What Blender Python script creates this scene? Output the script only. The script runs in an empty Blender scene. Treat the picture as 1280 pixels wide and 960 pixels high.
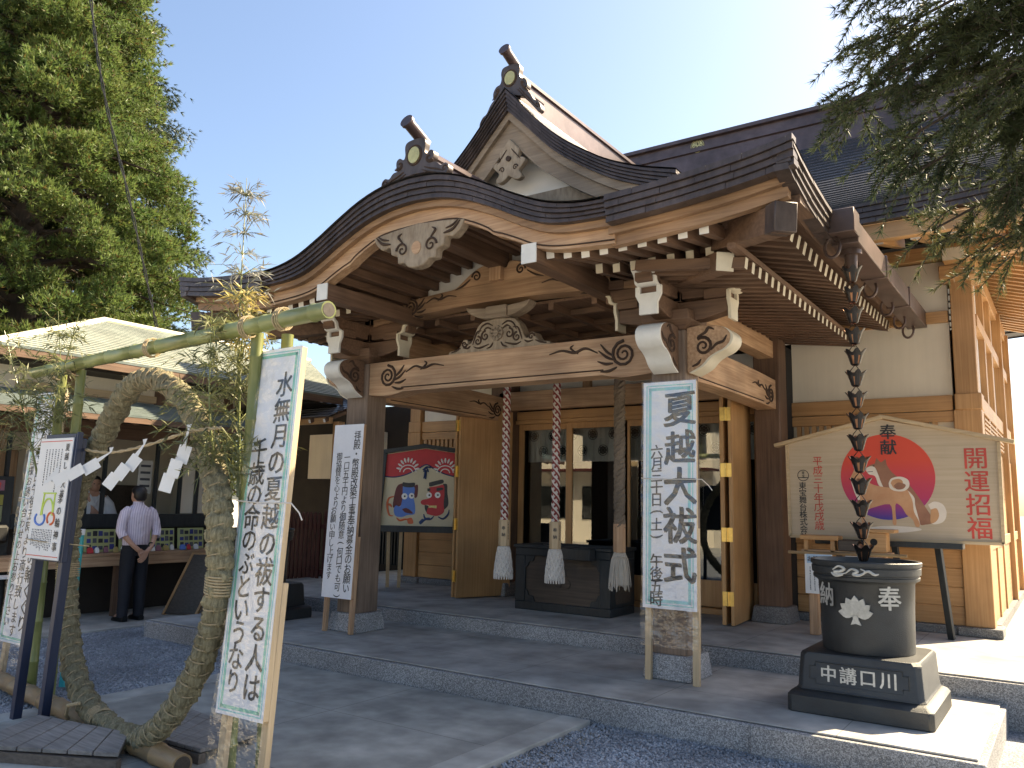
import bpy, bmesh, math, random
import numpy as np
from mathutils import Vector, Matrix
random.seed(7); rng = np.random.default_rng(11)
SC = bpy.context.scene
C = SC.collection
R = math.radians
# ---------------------------------------------------------------- camera
yaw, pitch, roll = R(34.6), R(8.3), R(1.15)
fwd = Vector((-math.sin(yaw)*math.cos(pitch), math.cos(yaw)*math.cos(pitch), math.sin(pitch)))
r0 = Vector((math.cos(yaw), math.sin(yaw), 0)); u0 = r0.cross(fwd)
rt = r0*math.cos(roll)+u0*math.sin(roll); up = u0*math.cos(roll)-r0*math.sin(roll)
cam = bpy.data.cameras.new('camera'); co = bpy.data.objects.new('camera', cam); C.objects.link(co)
M = Matrix((rt, up, -fwd)).transposed().to_4x4(); M.translation = (0, 0, 1.6)
co.matrix_world = M
cam.sensor_width = 36; cam.lens = 36*1015/1280; cam.clip_end = 2000; cam.clip_start = .05
SC.camera = co
# ---------------------------------------------------------------- world, sun, exposure
SUN_AZ, SUN_EL = R(30), R(42)      # azimuth clockwise from +Y
w = bpy.data.worlds.new('World'); SC.world = w; w.use_nodes = True
nt = w.node_tree; bg = nt.nodes['Background']
sky = nt.nodes.new('ShaderNodeTexSky'); sky.sky_type = 'NISHITA'; sky.sun_disc = False
sky.sun_elevation = SUN_EL; sky.sun_rotation = SUN_AZ
sky.air_density = 1.0; sky.dust_density = 1.9; sky.ozone_density = 3
nt.links.new(sky.outputs[0], bg.inputs[0]); bg.inputs[1].default_value = .082
sl = bpy.data.lights.new('sun', 'SUN'); sl.energy = 5.0; sl.angle = R(.6); sl.color = (1, .86, .63)
so = bpy.data.objects.new('sun', sl); C.objects.link(so)
sd = Vector((math.sin(SUN_AZ)*math.cos(SUN_EL), math.cos(SUN_AZ)*math.cos(SUN_EL), math.sin(SUN_EL)))
so.rotation_euler = sd.to_track_quat('Z', 'Y').to_euler(); so.location = (10, 20, 20)
SC.view_settings.view_transform = 'Standard'; SC.view_settings.look = 'None'
SC.view_settings.exposure = 1.85; SC.view_settings.gamma = 1
SC.view_settings.use_white_balance = True; SC.view_settings.white_balance_temperature = 7100; SC.view_settings.white_balance_tint = 10
# ---------------------------------------------------------------- helpers: materials
def mat(name, col, rough=.6, var=.12, scale=(8, 8, 8), col2=None, metal=0, bump=0, bscale=None, spec=.5, detail=6, coat=0, kind='noise'):
    m = bpy.data.materials.new(name); m.use_nodes = True
    n = m.node_tree.nodes; L = m.node_tree.links; b = n['Principled BSDF']
    b.inputs['Roughness'].default_value = rough; b.inputs['Metallic'].default_value = metal
    b.inputs['Specular IOR Level'].default_value = spec
    tc = n.new('ShaderNodeTexCoord'); mp = n.new('ShaderNodeMapping'); mp.inputs['Scale'].default_value = scale
    L.new(tc.outputs['Object'], mp.inputs[0])
    nz = n.new('ShaderNodeTexNoise'); nz.inputs['Scale'].default_value = 1; nz.inputs['Detail'].default_value = detail
    nz.inputs['Roughness'].default_value = .6
    L.new(mp.outputs[0], nz.inputs['Vector'])
    rp = n.new('ShaderNodeValToRGB'); c = np.array(col)
    c2 = np.array(col2) if col2 is not None else c*(1+var)
    c1 = c if col2 is not None else c*(1-var)
    rp.color_ramp.elements[0].position = .3; rp.color_ramp.elements[1].position = .72
    rp.color_ramp.elements[0].color = (*c1, 1); rp.color_ramp.elements[1].color = (*c2, 1)
    L.new(nz.outputs[0], rp.inputs[0]); L.new(rp.outputs[0], b.inputs['Base Color'])
    # slow second variation: patches of wear
    n2 = n.new('ShaderNodeTexNoise'); n2.inputs['Scale'].default_value = 1.7; n2.inputs['Detail'].default_value = 3
    L.new(tc.outputs['Object'], n2.inputs['Vector'])
    mx = n.new('ShaderNodeMix'); mx.data_type = 'RGBA'; mx.blend_type = 'MULTIPLY'
    mr = n.new('ShaderNodeMapRange'); mr.inputs[1].default_value = .3; mr.inputs[2].default_value = .7
    mr.inputs[3].default_value = 1-var*1.3; mr.inputs[4].default_value = 1+var*.5
    L.new(n2.outputs[0], mr.inputs[0]); mx.inputs['Factor'].default_value = 1
    L.new(rp.outputs[0], mx.inputs['A']); L.new(mr.outputs[0], mx.inputs['B'])
    L.new(mx.outputs['Result'], b.inputs['Base Color'])
    if bump:
        bm_ = n.new('ShaderNodeBump'); bm_.inputs['Strength'].default_value = bump; bm_.inputs['Distance'].default_value = .01
        if bscale:
            n3 = n.new('ShaderNodeTexNoise'); n3.inputs['Scale'].default_value = bscale; n3.inputs['Detail'].default_value = 5
            L.new(tc.outputs['Object'], n3.inputs['Vector']); L.new(n3.outputs[0], bm_.inputs['Height'])
        else: L.new(nz.outputs[0], bm_.inputs['Height'])
        L.new(bm_.outputs[0], b.inputs['Normal'])
    m.diffuse_color = (*col, 1)
    return m
def grain(axis, fine=42, long=1.6): s = [fine]*3; s['xyz'.index(axis)] = long; return tuple(s)
MT = {}
for ax in 'xyz':
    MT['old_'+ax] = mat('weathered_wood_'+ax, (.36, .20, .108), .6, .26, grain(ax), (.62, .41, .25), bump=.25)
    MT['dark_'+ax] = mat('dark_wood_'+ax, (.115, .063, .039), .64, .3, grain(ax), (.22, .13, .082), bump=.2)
    MT['new_'+ax] = mat('cypress_wood_'+ax, (.41, .21, .082), .5, .2, grain(ax, 55, 1.2), (.57, .33, .145), bump=.12)
    MT['pale_'+ax] = mat('pale_wood_'+ax, (.50, .36, .21), .6, .15, grain(ax, 55, 1.5), (.64, .49, .31), bump=.15)
MT['gable_wood'] = mat('weathered_gable_wood', (.20, .145, .10), .7, .25, grain('x', 30), (.34, .27, .20), bump=.2)
MT['column'] = mat('weathered_column_wood', (.15, .105, .078), .7, .28, grain('z'), (.29, .21, .155), bump=.25)
MT['eave_shade_wood'] = mat('shaded_eave_wood', (.24, .135, .075), .65, .28, grain('x'), (.42, .265, .155), bump=.2)  # weathered wood, darker: the shadow under the eaves is put into its colour
MT['grey_wood'] = mat('grey_carved_wood', (.24, .18, .125), .75, .25, (25, 25, 8), (.42, .34, .25), bump=.3)
MT['deck'] = mat('grey_deck_wood', (.16, .145, .135), .8, .2, (4, 50, 50), (.30, .28, .26), bump=.4)
MT['deck2'] = mat('grey_deck_wood_edge', (.10, .08, .065), .8, .2, (4, 50, 50), (.2, .16, .13), bump=.4)
MT['groove'] = mat('carved_groove', (.055, .030, .019), .8, .2)
MT['white'] = mat('white_paint', (.74, .73, .69), .55, .07, (9, 9, 9))
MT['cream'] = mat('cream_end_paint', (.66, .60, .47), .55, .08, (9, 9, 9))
MT['plaster'] = mat('cream_plaster', (.76, .69, .57), .9, .06, (7, 7, .5), bump=.05, bscale=150)
MT['plasterw'] = mat('white_plaster', (.72, .71, .69), .9, .05, (3, 3, 3), bump=.05, bscale=150)
MT['copper'] = mat('brown_copper', (.062, .046, .042), .42, .3, (14, 14, 5), (.125, .095, .086), metal=.3, bump=.08)
MT['copper_roof'] = mat('dark_copper_roof', (.055, .056, .064), .26, .25, (5, 5, 5), (.10, .10, .115), metal=0, bump=.03, spec=.7)
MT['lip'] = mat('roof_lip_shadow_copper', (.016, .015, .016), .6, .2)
MT['copper_trim'] = mat('purple_brown_copper', (.085, .058, .060), .32, .25, (6, 6, 6), (.14, .10, .10), metal=.4)
MT['gutter'] = mat('gutter_copper', (.10, .066, .056), .42, .3, (6, 6, 6), (.165, .112, .096), metal=.4)
MT['gold'] = mat('gold_leaf', (.60, .50, .22), .35, .15, (30, 30, 30), metal=.6)
MT['brass'] = mat('brass_hinge', (.75, .52, .17), .28, .12, (20, 20, 20), metal=.9)
MT['iron'] = mat('black_cast_iron', (.007, .009, .011), .55, .35, (6, 6, 9), (.022, .027, .029), bump=.35, bscale=160, spec=.8)
MT['char'] = mat('black_painted_wood', (.013, .018, .022), .5, .3, (30, 30, 6), (.03, .036, .04), bump=.15)
MT['silver'] = mat('silver_paint', (.55, .54, .50), .45, .2, (40, 40, 40), metal=.25)
MT['paper'] = mat('white_paper', (.74, .755, .80), .35, .03, (12, 12, 12), bump=.25, bscale=14)
MT['paper2'] = mat('plain_paper', (.74, .74, .74), .7, .03)
MT['ink'] = mat('black_ink', (.018, .018, .022), .5, .3, (40, 40, 40), (.05, .05, .055))
MT['inkg'] = mat('grey_ink', (.10, .11, .14), .5, .3, (40, 40, 40))
MT['green_line'] = mat('pale_green_print', (.22, .56, .44), .5, .1)
MT['teal_line'] = mat('pale_teal_print', (.30, .62, .62), .5, .1)
MT['red_ink'] = mat('red_ink', (.62, .07, .05), .5, .15)
MT['indigo'] = mat('indigo_paint', (.010, .020, .055), .45, .15, (30, 30, 5))
MT['bamboo'] = mat('green_bamboo', (.13, .155, .040), .35, .25, (10, 10, 3), (.27, .28, .10))
MT['bamboo_x'] = mat('green_bamboo_bar', (.17, .20, .06), .3, .25, (3, 10, 10), (.33, .36, .15))
MT['bamboo_dry'] = mat('dry_bamboo', (.25, .155, .075), .5, .25, (3, 14, 14), (.40, .28, .15))
MT['straw'] = mat('dry_straw', (.12, .105, .058), .9, .3, (80, 80, 16), (.36, .32, .20), bump=1.0, detail=9)
MT['cord'] = mat('straw_cord', (.42, .33, .20), .85, .2, (80, 80, 80))
MT['rope_w'] = mat('white_rope', (.66, .62, .57), .85, .1, (60, 60, 60), bump=.3)
MT['rope_r'] = mat('red_rope', (.26, .050, .045), .8, .2, (60, 60, 60), bump=.3)
MT['rope_b'] = mat('old_rope', (.15, .115, .085), .9, .25, (60, 60, 60), (.25, .2, .15), bump=.4)
MT['hemp'] = mat('grey_hemp', (.40, .36, .30), .9, .2, (90, 90, 6), (.55, .5, .43), bump=.4)
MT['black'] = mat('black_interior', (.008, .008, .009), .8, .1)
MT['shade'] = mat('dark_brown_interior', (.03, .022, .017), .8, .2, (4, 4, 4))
MT['redlac'] = mat('dark_red_lattice', (.075, .016, .015), .5, .2)
MT['skin'] = mat('skin', (.50, .28, .19), .5, .06)
MT['hair'] = mat('black_hair', (.012, .010, .010), .5, .2, (60, 60, 20))
MT['shirt'] = mat('striped_shirt', (.62, .54, .60), .8, .04)
MT['trouser'] = mat('dark_trousers', (.012, .013, .02), .8, .2)
MT['shoe'] = mat('black_shoes', (.01, .01, .01), .35, .1)
MT['kimono'] = mat('white_kimono', (.66, .67, .70), .8, .05)
MT['teal_roof'] = mat('verdigris_copper', (.12, .155, .15), .5, .2, (5, 5, 5), (.20, .24, .23), metal=.2)
MT['teal_post'] = mat('turquoise_paint', (.03, .38, .40), .4, .1)
MT['pink'] = mat('pink_card', (.27, .12, .16), .6, .05); MT['yellow'] = mat('yellow_card', (.25, .235, .05), .6, .05)
MT['lime'] = mat('lime_card', (.20, .23, .12), .6, .08); MT['olive'] = mat('pale_green_card', (.42, .45, .20), .6, .08)
MT['navy'] = mat('navy_print', (.04, .05, .22), .6, .2)
MT['bark'] = mat('tree_bark', (.05, .035, .025), .9, .3, (20, 20, 3), (.09, .065, .048), bump=.6)
MT['rubber'] = mat('black_cable', (.012, .012, .012), .6, .1)
def leafmat(name, a, b, tr=.25):
    m = mat(name, a, .55, .2, (1.6, 1.6, 1.6), b, detail=8)
    n = m.node_tree.nodes; L = m.node_tree.links; bs = n['Principled BSDF']
    t = n.new('ShaderNodeBsdfTranslucent'); ms = n.new('ShaderNodeMixShader'); ms.inputs[0].default_value = tr
    src = bs.inputs['Base Color'].links[0].from_socket
    L.new(src, t.inputs[0]); L.new(bs.outputs[0], ms.inputs[1]); L.new(t.outputs[0], ms.inputs[2])
    L.new(ms.outputs[0], n['Material Output'].inputs[0]); return m
MT['leaf_sugi'] = leafmat('cedar_leaf', (.070, .135, .036), (.21, .265, .075), .4)
MT['leaf_brown'] = leafmat('cedar_tip_brown', (.10, .065, .02), (.17, .12, .035), .3)
MT['leaf_dark'] = leafmat('dark_conifer_leaf', (.022, .042, .020), (.055, .080, .038), .2)
MT['leaf_near'] = leafmat('near_cedar_leaf', (.040, .060, .026), (.10, .115, .042), .4)
MT['leaf_near2'] = leafmat('near_cedar_tip', (.085, .095, .03), (.15, .13, .05), .35)
MT['leaf_bush'] = leafmat('bush_leaf', (.06, .095, .018), (.17, .20, .04), .35)
MT['leaf_bam'] = leafmat('bamboo_leaf', (.10, .115, .045), (.22, .22, .10), .3)
MT['leaf_sunlit'] = leafmat('sunlit_bamboo_leaf', (.34, .27, .085), (.55, .45, .17), .35)  # yellowish leaves, with sunlight put into their colour
MT['leaf_pale'] = leafmat('pale_bamboo_leaf', (.20, .20, .17), (.36, .36, .33), .3)
def tex_mat(name, build):
    m = bpy.data.materials.new(name); m.use_nodes = True
    n = m.node_tree.nodes; L = m.node_tree.links; build(n, L, n['Principled BSDF']); return m
def granite(name, a, b, cdark):
    def f(n, L, bs):
        tc = n.new('ShaderNodeTexCoord'); v = n.new('ShaderNodeTexVoronoi'); v.inputs['Scale'].default_value = 150
        L.new(tc.outputs['Object'], v.inputs['Vector'])
        rp = n.new('ShaderNodeValToRGB'); e = rp.color_ramp.elements
        e[0].position = 0; e[0].color = (*cdark, 1); e[1].position = .55; e[1].color = (*a, 1)
        x = e.new(1); x.color = (*b, 1); x.position = .95
        sep = n.new('ShaderNodeSeparateColor'); L.new(v.outputs['Color'], sep.inputs[0]); L.new(sep.outputs[0], rp.inputs[0])
        n2 = n.new('ShaderNodeTexNoise'); n2.inputs['Scale'].default_value = 1.3; L.new(tc.outputs['Object'], n2.inputs['Vector']); n2.inputs['Detail'].default_value = 6
        mr = n.new('ShaderNodeMapRange'); mr.inputs[1].default_value = .3; mr.inputs[2].default_value = .7; mr.inputs[3].default_value = .75; mr.inputs[4].default_value = 1.12
        L.new(n2.outputs[0], mr.inputs[0])
        mx = n.new('ShaderNodeMix'); mx.data_type = 'RGBA'; mx.blend_type = 'MULTIPLY'; mx.inputs['Factor'].default_value = 1
        L.new(rp.outputs[0], mx.inputs['A']); L.new(mr.outputs[0], mx.inputs['B']); L.new(mx.outputs['Result'], bs.inputs['Base Color'])
        bs.inputs['Roughness'].default_value = .8
        bp = n.new('ShaderNodeBump'); bp.inputs['Strength'].default_value = .35; bp.inputs['Distance'].default_value = .004
        L.new(v.outputs['Distance'], bp.inputs['Height']); L.new(bp.outputs[0], bs.inputs['Normal'])
    return tex_mat(name, f)
MT['granite'] = granite('speckled_granite', (.29, .29, .295), (.47, .47, .475), (.13, .13, .135))
MT['granite_d'] = granite('worn_granite', (.20, .198, .195), (.31, .305, .30), (.10, .10, .10))
def slab(name, a, b, step=None):
    m = mat(name, a, .85, .24, (3.4, 3.4, 3.4), b, bump=.3, bscale=90, detail=12)
    if step:
        n = m.node_tree.nodes; L = m.node_tree.links; bs = n['Principled BSDF']
        src = bs.inputs['Base Color'].links[0].from_socket
        tc = n.new('ShaderNodeTexCoord'); br = n.new('ShaderNodeTexBrick'); br.offset = 0
        br.inputs['Color1'].default_value = (1, 1, 1, 1); br.inputs['Color2'].default_value = (.93, .93, .93, 1); br.inputs['Mortar'].default_value = (.55, .55, .55, 1)
        br.inputs['Scale'].default_value = 1; br.inputs['Brick Width'].default_value = step[0]; br.inputs['Row Height'].default_value = step[1]; br.inputs['Mortar Size'].default_value = .004
        L.new(tc.outputs['Object'], br.inputs['Vector'])
        mx = n.new('ShaderNodeMix'); mx.data_type = 'RGBA'; mx.blend_type = 'MULTIPLY'; mx.inputs['Factor'].default_value = 1
        L.new(src, mx.inputs['A']); L.new(br.outputs['Color'], mx.inputs['B']); L.new(mx.outputs['Result'], bs.inputs['Base Color'])
    return m
MT['paving'] = slab('grey_paving', (.29, .285, .26), (.46, .45, .41), (1.6, 1.15))
MT['kerb'] = slab('kerb_stone', (.36, .35, .32), (.52, .51, .47))
MT['step_top'] = slab('step_top_stone', (.34, .33, .31), (.50, .485, .455), (1.35, .9))
MT['earth'] = slab('pale_earth', (.46, .425, .37), (.60, .56, .49))
MT['gravel'] = granite('blue_grey_gravel', (.22, .235, .26), (.44, .46, .50), (.08, .085, .10))
MT['stone'] = mat('gravel_stone', (.18, .195, .22), .8, .3, (30, 30, 30), (.50, .52, .56))
def glassy():
    def f(n, L, bs):
        bs.inputs['Base Color'].default_value = (.01, .012, .013, 1); bs.inputs['Roughness'].default_value = .02
        gl = n.new('ShaderNodeBsdfGlossy'); gl.inputs['Roughness'].default_value = .01; gl.inputs[0].default_value = (.85, .88, .88, 1)
        tr = n.new('ShaderNodeBsdfTransparent'); tr.inputs[0].default_value = (.75, .78, .78, 1)
        fr = n.new('ShaderNodeFresnel'); fr.inputs[0].default_value = 2.1
        ms = n.new('ShaderNodeMixShader'); L.new(fr.outputs[0], ms.inputs[0]); L.new(tr.outputs[0], ms.inputs[1]); L.new(gl.outputs[0], ms.inputs[2])
        L.new(ms.outputs[0], n['Material Output'].inputs[0])
    return tex_mat('window_glass', f)
MT['glass'] = glassy()
def film():
    def f(n, L, bs):
        tr = n.new('ShaderNodeBsdfTransparent'); gl = n.new('ShaderNodeBsdfGlossy'); gl.inputs['Roughness'].default_value = .12
        tc = n.new('ShaderNodeTexCoord'); nz = n.new('ShaderNodeTexNoise'); nz.inputs['Scale'].default_value = 9; nz.inputs['Detail'].default_value = 4
        L.new(tc.outputs['Object'], nz.inputs['Vector']); bp = n.new('ShaderNodeBump'); bp.inputs['Strength'].default_value = .9; bp.inputs['Distance'].default_value = .05
        L.new(nz.outputs[0], bp.inputs['Height']); L.new(bp.outputs[0], gl.inputs['Normal'])
        ms = n.new('ShaderNodeMixShader'); ms.inputs[0].default_value = .13
        L.new(tr.outputs[0], ms.inputs[1]); L.new(gl.outputs[0], ms.inputs[2]); L.new(ms.outputs[0], n['Material Output'].inputs[0])
    return tex_mat('clear_plastic_film', f)
MT['film'] = film()
# ---------------------------------------------------------------- helpers: meshes
class Frame:
    """maps (a,b,c) to o + a*u + b*v + c*n"""
    def __init__(s, o, u, v, n=None):
        s.o = Vector(o); s.u = Vector(u); s.v = Vector(v); s.n = Vector(n) if n is not None else s.u.cross(s.v)
    def __call__(s, a, b, c=0): return s.o + s.u*a + s.v*b + s.n*c
def XZ(y): return Frame((0, y, 0), (1, 0, 0), (0, 0, 1), (0, -1, 0))     # c goes towards the viewer
def YZ(x, sgn=1): return Frame((x, 0, 0), (0, 1, 0), (0, 0, 1), (sgn, 0, 0))
class MB:
    def __init__(s): s.v = []; s.f = []; s.m = []; s.mi = 0
    def add(s, vs, fs, mi=None):
        b = len(s.v); s.v += [tuple(p) for p in vs]; mi = s.mi if mi is None else mi
        for f in fs: s.f.append(tuple(i+b for i in f)); s.m.append(mi)
        return s
    def box(s, x0, x1, y0, y1, z0, z1, mi=None):
        v = [(x, y, z) for z in (z0, z1) for y in (y0, y1) for x in (x0, x1)]
        return s.add(v, [(0, 2, 3, 1), (4, 5, 7, 6), (0, 1, 5, 4), (2, 6, 7, 3), (0, 4, 6, 2), (1, 3, 7, 5)], mi)
    def fbox(s, fr, a0, a1, b0, b1, c0, c1, mi=None):
        v = [fr(a, b, c) for c in (c0, c1) for b in (b0, b1) for a in (a0, a1)]
        return s.add(v, [(0, 2, 3, 1), (4, 5, 7, 6), (0, 1, 5, 4), (2, 6, 7, 3), (0, 4, 6, 2), (1, 3, 7, 5)], mi)
    def bar(s, p, q, w, h, upv=(0, 0, 1), mi=None, endmi=None):
        p = Vector(p); q = Vector(q); d = (q-p).normalized(); sd_ = d.cross(Vector(upv)).normalized(); uu = sd_.cross(d)
        v = [c+sd_*(a*w/2)+uu*(b*h/2) for c in (p, q) for b in (-1, 1) for a in (-1, 1)]
        s.add(v, [(0, 1, 5, 4), (2, 6, 7, 3), (0, 4, 6, 2), (1, 3, 7, 5), (4, 5, 7, 6)], mi)
        b = len(s.v)-8; s.f.append((b, b+2, b+3, b+1)); s.m.append(endmi if endmi is not None else (s.mi if mi is None else mi)); return s
    def prism(s, poly, fr, c0, c1, mi=None, sidemi=None):
        n = len(poly); v = [fr(a, b, c0) for a, b in poly]+[fr(a, b, c1) for a, b in poly]
        s.add(v, [tuple(range(n)), tuple(range(2*n-1, n-1, -1))], mi)
        b = len(s.v)-2*n; mi = s.mi if mi is None else mi
        for i in range(n):
            j = (i+1) % n; s.f.append((b+j, b+i, b+n+i, b+n+j)); s.m.append(sidemi if sidemi is not None else mi)
        return s
    def strip(s, A, B, mi=None):
        n = len(A); return s.add(list(A)+list(B), [(i, i+1, n+i+1, n+i) for i in range(n-1)], mi)
    def loft(s, rings, closed=True, cap=True, mi=None):
        n = len(rings[0]); v = [p for r in rings for p in r]; f = []
        for k in range(len(rings)-1):
            for i in range(n if closed else n-1):
                j = (i+1) % n; f.append((k*n+i, k*n+j, (k+1)*n+j, (k+1)*n+i))
        if cap and closed: f += [tuple(range(n-1, -1, -1)), tuple(range((len(rings)-1)*n, len(rings)*n))]
        return s.add(v, f, mi)
    def tube(s, pts, r, n=8, cap=True, mi=None):
        pts = [Vector(p) for p in pts]; m = len(pts); rr = r if hasattr(r, '__len__') else [r]*m
        rings = []; ref = None
        for i, p in enumerate(pts):
            d = (pts[min(i+1, m-1)]-pts[max(i-1, 0)])
            if d.length < 1e-9: d = Vector((0, 0, 1))
            d.normalize()
            if ref is None: ref = d.orthogonal().normalized()
            ref = (ref-d*ref.dot(d))
            ref = ref.normalized() if ref.length > 1e-6 else d.orthogonal().normalized()
            b = d.cross(ref)
            rings.append([p+(ref*math.cos(2*math.pi*k/n)+b*math.sin(2*math.pi*k/n))*rr[i] for k in range(n)])
        return s.loft(rings, True, cap, mi)
    def lathe(s, prof, c=(0, 0, 0), n=32, sx=1, sy=1, mi=None):
        rings = [[(c[0]+r*sx*math.cos(2*math.pi*k/n), c[1]+r*sy*math.sin(2*math.pi*k/n), c[2]+z) for k in range(n)] for r, z in prof]
        return s.loft(rings, True, True, mi)
    def disc(s, fr, a, b, ra, rb, c0, c1, n=28, mi=None):
        return s.prism([(a+ra*math.cos(2*math.pi*k/n), b+rb*math.sin(2*math.pi*k/n)) for k in range(n)], fr, c0, c1, mi)
    def spiral(s, fr, a, b, r, turns, c, w, start=0, sgn=1, mi=None, n=26):
        pts = []
        for i in range(n):
            t = i/(n-1); rr = r*(1-t*.88); an = start+sgn*turns*2*math.pi*t
            pts.append(fr(a+rr*math.cos(an), b+rr*math.sin(an), c))
        return s.tube(pts, [w*(1-.5*i/n) for i in range(n)], 5, True, mi)
    def curve(s, fr, ab, c, w, n=6, mi=None):
        P = smooth([(a, b) for a, b in ab], 6); k = len(P)
        return s.tube([fr(a, b, c) for a, b in P], [w*(.35+.65*math.sin(math.pi*min(1, (i+1)/(k)))) for i in range(k)], n, True, mi)
    def build(s, name, mats, parent=None, bevel=0, smooth_deg=35, tagkw=None, seg=1):
        me = bpy.data.meshes.new(name); off = ROOT.get(parent.name, Vector((0, 0, 0))) if parent else Vector((0, 0, 0))
        me.from_pydata([(x-off.x, y-off.y, z-off.z) for x, y, z in s.v], [], s.f)
        for m in (mats if isinstance(mats, (list, tuple)) else [mats]): me.materials.append(MT[m] if isinstance(m, str) else m)
        if max(s.m, default=0) > 0: me.polygons.foreach_set('material_index', s.m)
        bm_ = bmesh.new(); bm_.from_mesh(me); bmesh.ops.recalc_face_normals(bm_, faces=bm_.faces); bm_.to_mesh(me); bm_.free()
        if smooth_deg:
            me.polygons.foreach_set('use_smooth', [True]*len(me.polygons)); me.set_sharp_from_angle(angle=R(smooth_deg))
        o = bpy.data.objects.new(name, me); C.objects.link(o)
        if parent: o.parent = parent; ROOT[o.name] = off
        if bevel:
            b = o.modifiers.new('bevel', 'BEVEL'); b.width = bevel; b.segments = seg; b.limit_method = 'ANGLE'; b.angle_limit = R(40)
        return o
ROOT = {}
def smooth(P, k=8):
    """Catmull-Rom through 2-D or 3-D points"""
    P = [np.array(p, float) for p in P]; out = []
    Q = [2*P[0]-P[1]]+P+[2*P[-1]-P[-2]]
    for i in range(1, len(Q)-2):
        for j in range(k):
            t = j/k; a, b, c, d = Q[i-1:i+3]
            out.append(tuple(.5*((2*b)+(-a+c)*t+(2*a-5*b+4*c-d)*t*t+(-a+3*b-3*c+d)*t**3)))
    out.append(tuple(P[-1])); return out
def fast_mesh(name, V, F, mats, parent=None, mi=None, k=3):
    """V (n,3), F (m,k) numpy arrays"""
    me = bpy.data.meshes.new(name); V = np.asarray(V, np.float32); F = np.asarray(F, np.int32)
    if parent: V = V-np.array(ROOT.get(parent.name, (0, 0, 0)), np.float32)
    me.vertices.add(len(V)); me.vertices.foreach_set('co', V.ravel())
    me.loops.add(F.size); me.loops.foreach_set('vertex_index', F.ravel())
    me.polygons.add(len(F)); me.polygons.foreach_set('loop_start', np.arange(len(F), dtype=np.int32)*k)
    for m in mats: me.materials.append(MT[m])
    if mi is not None: me.polygons.foreach_set('material_index', np.asarray(mi, np.int32))
    me.update(calc_edges=True); me.validate()
    o = bpy.data.objects.new(name, me); C.objects.link(o)
    if parent: o.parent = parent; ROOT[o.name] = ROOT.get(parent.name, Vector((0, 0, 0)))
    return o
def tag(o, label=None, cat=None, group=None, kind=None):
    if label: o['label'] = label
    if cat: o['category'] = cat
    if group: o['group'] = group
    if kind: o['kind'] = kind
    return o
def thing(name, loc, label, cat, group=None):
    o = bpy.data.objects.new(name, None); C.objects.link(o); o.location = loc; o.empty_display_size = .2
    ROOT[o.name] = Vector(loc); return tag(o, label, cat, group)
def dup(root, loc, label=None, rotz=None, scale=None):
    r = root.copy(); C.objects.link(r); r.location = loc; ROOT[r.name] = Vector(loc)
    if rotz is not None: r.rotation_euler[2] = rotz
    if scale: r.scale = scale
    if label: r['label'] = label
    for ch in list(root.children):
        c = ch.copy(); C.objects.link(c); c.parent = r
        for g in list(ch.children):
            d = g.copy(); C.objects.link(d); d.parent = c
    return r
def struct(o): o['kind'] = 'structure'; return o
# ---------------------------------------------------------------- helpers: writing
GL = {}
def glyph(ch, bold):
    k = (ch, 0)
    if k not in GL:
        cu = bpy.data.curves.new('t', 'FONT'); cu.body = ch; cu.size = 1; cu.resolution_u = 2
        ob = bpy.data.objects.new('t', cu); C.objects.link(ob)
        dg = bpy.context.evaluated_depsgraph_get(); me = ob.evaluated_get(dg).to_mesh()
        vs = [tuple(v.co) for v in me.vertices]; fs = [tuple(p.vertices) for p in me.polygons]
        ob.evaluated_get(dg).to_mesh_clear(); bpy.data.objects.remove(ob); bpy.data.curves.remove(cu)
        if vs:
            x = [v[0] for v in vs]; y = [v[1] for v in vs]; cx = (min(x)+max(x))/2; cy = (min(y)+max(y))/2
            if ord(ch) > 0x2e80 and ch not in 'ー、。・': cx, cy = cx*.6+.2, cy*.6+.4*.38
            vs = [(a-cx, b-cy, 0) for a, b, _ in vs]
        GL[k] = (vs, fs)
    return GL[k]
def nib(bold):
    d = bold
    return [(0, 0)] if d <= 0 else [(0, 0), (d, -d*.55), (-d, d*.55), (d*.5, d*.45), (-d*.5, -d*.45)]
def write_v(mb, fr, s, a, b, size, pitch, c=.003, bold=.012, mi=None, wx=1., slant=.0):
    """vertical column: centre a, first character centre b, going down"""
    for i, ch in enumerate(s):
        if ch == ' ': continue
        vs, fs = glyph(ch, bold); y0 = b-i*pitch
        rot = ch in '()ー（）'
        jr = random.uniform(-.03, .03) if slant else 0; js = random.uniform(.93, 1.05) if slant else 1
        for q, (dx, dy) in enumerate(nib(bold*(1.5 if slant else 1))):
            P = []
            for x, y, _ in vs:
                if rot: x, y = y, -x
                y += slant*x+.02*math.sin(x*7+i) if slant else 0; x += jr*y
                P.append(fr(a+(x+dx)*size*wx*js, y0+(y+dy)*size*js, c+q*.00025))
            mb.add(P, fs, mi)
    return mb
def write_h(mb, fr, s, a, b, size, pitch, c=.003, bold=.012, mi=None):
    for i, ch in enumerate(s):
        vs, fs = glyph(ch, bold)
        for q, (dx, dy) in enumerate(nib(bold)): mb.add([fr(a+i*pitch+(x+dx)*size, b+(y+dy)*size, c+q*.00025) for x, y, _ in vs], fs, mi)
    return mb
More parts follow.
